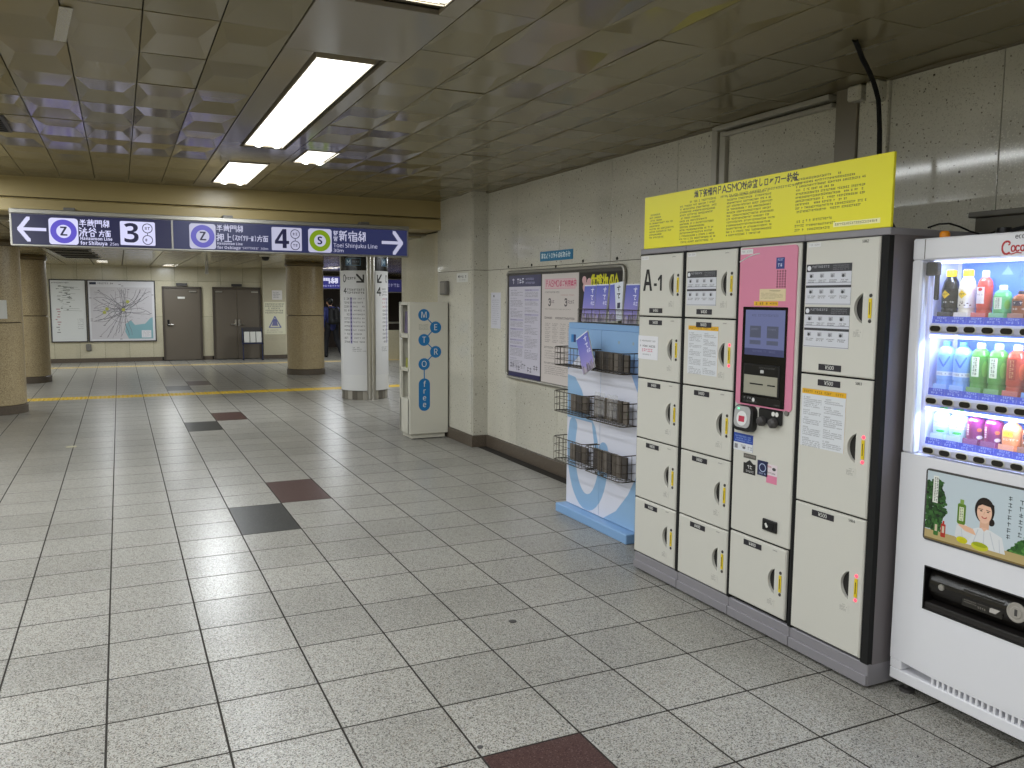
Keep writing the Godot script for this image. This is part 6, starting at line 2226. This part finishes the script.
# ------------------------------------------------------------------ the walking person
func add_flesh(st, bones, cell, blend):
	# surface nets round tapered bones [from, to, radius, radius]
	var lo = Vector3(1e9, 1e9, 1e9)
	var hi = -lo
	for b in bones:
		for q in 2:
			lo = lo.min(b[q] - Vector3.ONE * (b[2 + q] + cell * 3))
			hi = hi.max(b[q] + Vector3.ONE * (b[2 + q] + cell * 3))
	var n = Vector3i(((hi - lo) / cell).ceil()) + Vector3i.ONE
	var far = 4.0 * cell
	var f = PackedFloat32Array()
	f.resize(n.x * n.y * n.z)
	f.fill(far)
	for b in bones:
		var r = maxf(b[2], b[3]) + far
		var a0 = Vector3i(((b[0].min(b[1]) - Vector3.ONE * r - lo) / cell).floor()).clamp(Vector3i.ZERO, n - Vector3i.ONE)
		var a1 = Vector3i(((b[0].max(b[1]) + Vector3.ONE * r - lo) / cell).ceil()).clamp(Vector3i.ZERO, n - Vector3i.ONE)
		var d = b[1] - b[0]
		var dd = maxf(d.length_squared(), 1e-9)
		for z in range(a0.z, a1.z + 1):
			for y in range(a0.y, a1.y + 1):
				for x in range(a0.x, a1.x + 1):
					var p = lo + Vector3(x, y, z) * cell
					var u = clampf((p - b[0]).dot(d) / dd, 0.0, 1.0)
					var v = p.distance_to(b[0] + d * u) - lerpf(b[2], b[3], u)
					var i = (z * n.y + y) * n.x + x
					var o = f[i]
					var h = clampf(0.5 + 0.5 * (o - v) / blend, 0.0, 1.0)
					f[i] = lerpf(o, v, h) - blend * h * (1.0 - h)
	var vert = {}
	var pos = PackedVector3Array()
	var step = [1, n.x, n.x * n.y]
	for z in n.z - 1:
		for y in n.y - 1:
			for x in n.x - 1:
				var i = (z * n.y + y) * n.x + x
				var sum = Vector3.ZERO
				var cnt = 0
				var inside = 0
				for c in 8:
					if f[i + (c & 1) + ((c >> 1) & 1) * step[1] + (c >> 2) * step[2]] < 0.0:
						inside += 1
				if inside == 0 or inside == 8:
					continue
				for c in 8:
					for ax in 3:
						if (c >> ax) & 1:
							continue
						var e = c | (1 << ax)
						var fa = f[i + (c & 1) + ((c >> 1) & 1) * step[1] + (c >> 2) * step[2]]
						var fb = f[i + (e & 1) + ((e >> 1) & 1) * step[1] + (e >> 2) * step[2]]
						if (fa < 0.0) != (fb < 0.0):
							var pa = Vector3(c & 1, (c >> 1) & 1, c >> 2)
							var pb = Vector3(e & 1, (e >> 1) & 1, e >> 2)
							sum += pa.lerp(pb, fa / (fa - fb))
							cnt += 1
				vert[i] = pos.size()
				pos.append(lo + (Vector3(x, y, z) + sum / cnt) * cell)
	var nor = PackedVector3Array()
	nor.resize(pos.size())
	var faces = []
	for i in vert:
		for ax in 3:
			var j = i + step[ax]
			if (f[i] < 0.0) == (f[j] < 0.0):
				continue
			var s1 = step[(ax + 1) % 3]
			var s2 = step[(ax + 2) % 3]
			if not (vert.has(i - s1) and vert.has(i - s2) and vert.has(i - s1 - s2)):
				continue
			var q = [vert[i], vert[i - s1], vert[i - s1 - s2], vert[i - s2]]
			var out = Vector3.ZERO
			out[ax] = 1.0 if f[i] < 0.0 else -1.0
			var fn = (pos[q[2]] - pos[q[0]]).cross(pos[q[1]] - pos[q[3]])
			if fn.dot(out) < 0.0:
				fn = -fn
			for k in q:
				nor[k] += fn
			faces.append(q)
	for q in faces:
		stri(st, [pos[q[0]], pos[q[1]], pos[q[2]]], [nor[q[0]].normalized(), nor[q[1]].normalized(), nor[q[2]].normalized()])
		stri(st, [pos[q[0]], pos[q[2]], pos[q[3]]], [nor[q[0]].normalized(), nor[q[2]].normalized(), nor[q[3]].normalized()])


func build_person():
	var t = thing("person", "person in a navy jacket and dark trousers walking away between the columns", "person", Vector3(5.78, 0, -19.4), 0.15)
	var V = func(x, y, z): return Vector3(x, y, z)
	var hipL = V.call(-0.085, 0.86, 0.0)
	var hipR = V.call(0.085, 0.86, 0.0)
	var kneeL = V.call(-0.13, 0.47, -0.1)
	var kneeR = V.call(0.15, 0.47, 0.0)
	var ankL = V.call(-0.17, 0.08, -0.02)
	var ankR = V.call(0.2, 0.09, 0.22)
	var chest = V.call(0, 1.22, -0.03)
	var shL = V.call(-0.17, 1.3, -0.03)
	var shR = V.call(0.17, 1.3, -0.03)
	var elL = V.call(-0.23, 1.05, 0.0)
	var elR = V.call(0.22, 1.06, -0.05)
	var wrL = V.call(-0.22, 0.82, -0.06)
	var wrR = V.call(0.19, 0.88, -0.22)
	var neck = V.call(-0.005, 1.36, -0.05)
	var head = V.call(-0.015, 1.49, -0.1)
	# one continuous body: torso, limbs, neck and head, with finer hands
	var st = begin()
	add_flesh(st, [
		[V.call(0, 0.88, 0), chest, 0.1, 0.115], [shL, shR, 0.06, 0.06], [hipL, hipR, 0.085, 0.085], [chest, neck, 0.09, 0.05], [neck, head, 0.048, 0.05],
		[hipL, kneeL, 0.075, 0.052], [kneeL, ankL, 0.05, 0.034], [hipR, kneeR, 0.075, 0.052], [kneeR, ankR, 0.05, 0.034],
		[ankL, ankL + V.call(-0.02, -0.045, -0.13), 0.036, 0.028], [ankR, ankR + V.call(0.03, -0.05, -0.12), 0.036, 0.028],
		[shL, elL, 0.045, 0.036], [elL, wrL, 0.035, 0.025], [shR, elR, 0.045, 0.036], [elR, wrR, 0.035, 0.025],
		[head + V.call(0, 0.03, 0.01), head + V.call(0, 0.045, -0.012), 0.078, 0.075], [head + V.call(0, -0.03, -0.035), head + V.call(0, -0.05, -0.045), 0.052, 0.04],
		[head + V.call(0, -0.005, -0.1), head + V.call(0, -0.02, -0.108), 0.012, 0.014], [head + V.call(-0.078, 0.0, 0.0), head + V.call(-0.08, -0.02, 0.0), 0.014, 0.011], [head + V.call(0.078, 0.0, 0.0), head + V.call(0.08, -0.02, 0.0), 0.014, 0.011]], 0.018, 0.03)
	for s in [[wrL, -1.0, V.call(0, -1, -0.15)], [wrR, 1.0, V.call(0, -0.75, -0.65)]]:
		var dir = s[2].normalized()
		var side = V.call(0, 0, -1).cross(dir).normalized()
		var palm = s[0] + dir * 0.045
		var bones = [[s[0] - dir * 0.01, palm + dir * 0.03, 0.025, 0.026]]
		var ahead = dir.cross(side).normalized()
		for k in 4:
			var root = palm + dir * 0.035 + ahead * (k - 1.5) * 0.018
			var long = [0.03, 0.036, 0.034, 0.026][k]
			var mid = root + dir * long + side * s[1] * -0.004
			bones.append([root, mid, 0.0085, 0.008])
			bones.append([mid, mid + (dir - side * s[1] * 0.5).normalized() * long * 0.9, 0.008, 0.007])
		var th = palm + ahead * -0.026
		bones.append([th, th + (dir * 0.7 - ahead).normalized() * 0.035, 0.011, 0.009])
		bones.append([th + (dir * 0.7 - ahead).normalized() * 0.035, th + (dir * 1.4 - ahead).normalized() * 0.06, 0.009, 0.008])
		add_flesh(st, bones, 0.006, 0.008)
	part(t, "body", st.commit(), paint(Color(0.78, 0.6, 0.48), 0.6))
	st = begin()
	add_flesh(st, [[V.call(0, 0.86, 0.0), chest, 0.135, 0.145], [shL, shR, 0.082, 0.082], [chest, neck + V.call(0, -0.03, 0.01), 0.12, 0.075], [shL, elL, 0.066, 0.056], [elL, wrL + V.call(0, 0.015, 0), 0.055, 0.042], [shR, elR, 0.066, 0.056], [elR, wrR + V.call(0, 0.015, 0.01), 0.055, 0.042]], 0.018, 0.04)
	part(t, "jacket", st.commit(), paint(Color(0.17, 0.2, 0.42), 0.75))
	st = begin()
	add_flesh(st, [[hipL, hipR, 0.105, 0.105], [hipL, kneeL, 0.096, 0.07], [kneeL, ankL, 0.07, 0.058], [hipR, kneeR, 0.096, 0.07], [kneeR, ankR, 0.07, 0.058]], 0.018, 0.04)
	part(t, "trousers", st.commit(), paint(Color(0.075, 0.075, 0.1), 0.8))
	st = begin()
	add_flesh(st, [[head + V.call(0, 0.05, 0.025), head + V.call(0, 0.055, -0.03), 0.082, 0.08], [head + V.call(0, 0.0, 0.035), head + V.call(0, -0.03, 0.045), 0.06, 0.045]], 0.012, 0.03)
	part(t, "hair", st.commit(), paint(Color(0.03, 0.028, 0.03), 0.6))
	for q in [[ankL, V.call(-0.02, -0.045, -0.14)], [ankR, V.call(0.03, -0.05, -0.13)]]:
		st = begin()
		add_flesh(st, [[q[0] + V.call(0, -0.038, 0.03), q[0] + q[1] + V.call(0, 0.0, 0.0), 0.044, 0.036]], 0.012, 0.02)
		part(t, "shoe", st.commit(), M.black)
	# backpack on both shoulders
	var b = thing("backpack", "black backpack worn by the person in the navy jacket", "backpack", Vector3(5.78, 0, -19.4), 0.15)
	st = begin()
	add_flesh(st, [[V.call(-0.07, 1.0, 0.2), V.call(-0.07, 1.28, 0.18), 0.1, 0.085], [V.call(0.07, 1.0, 0.2), V.call(0.07, 1.28, 0.18), 0.1, 0.085], [V.call(-0.06, 0.98, 0.25), V.call(0.06, 0.98, 0.25), 0.07, 0.07]], 0.018, 0.04)
	var cloth = paint(Color(0.035, 0.037, 0.05), 0.7)
	part(b, "bag", st.commit(), cloth)
	for s in [-1.0, 1.0]:
		part(b, "strap", tube([V.call(s * 0.11, 1.3, 0.16), V.call(s * 0.12, 1.4, 0.03), V.call(s * 0.125, 1.37, -0.09), V.call(s * 0.14, 1.2, -0.19)], 0.02, 8), cloth)
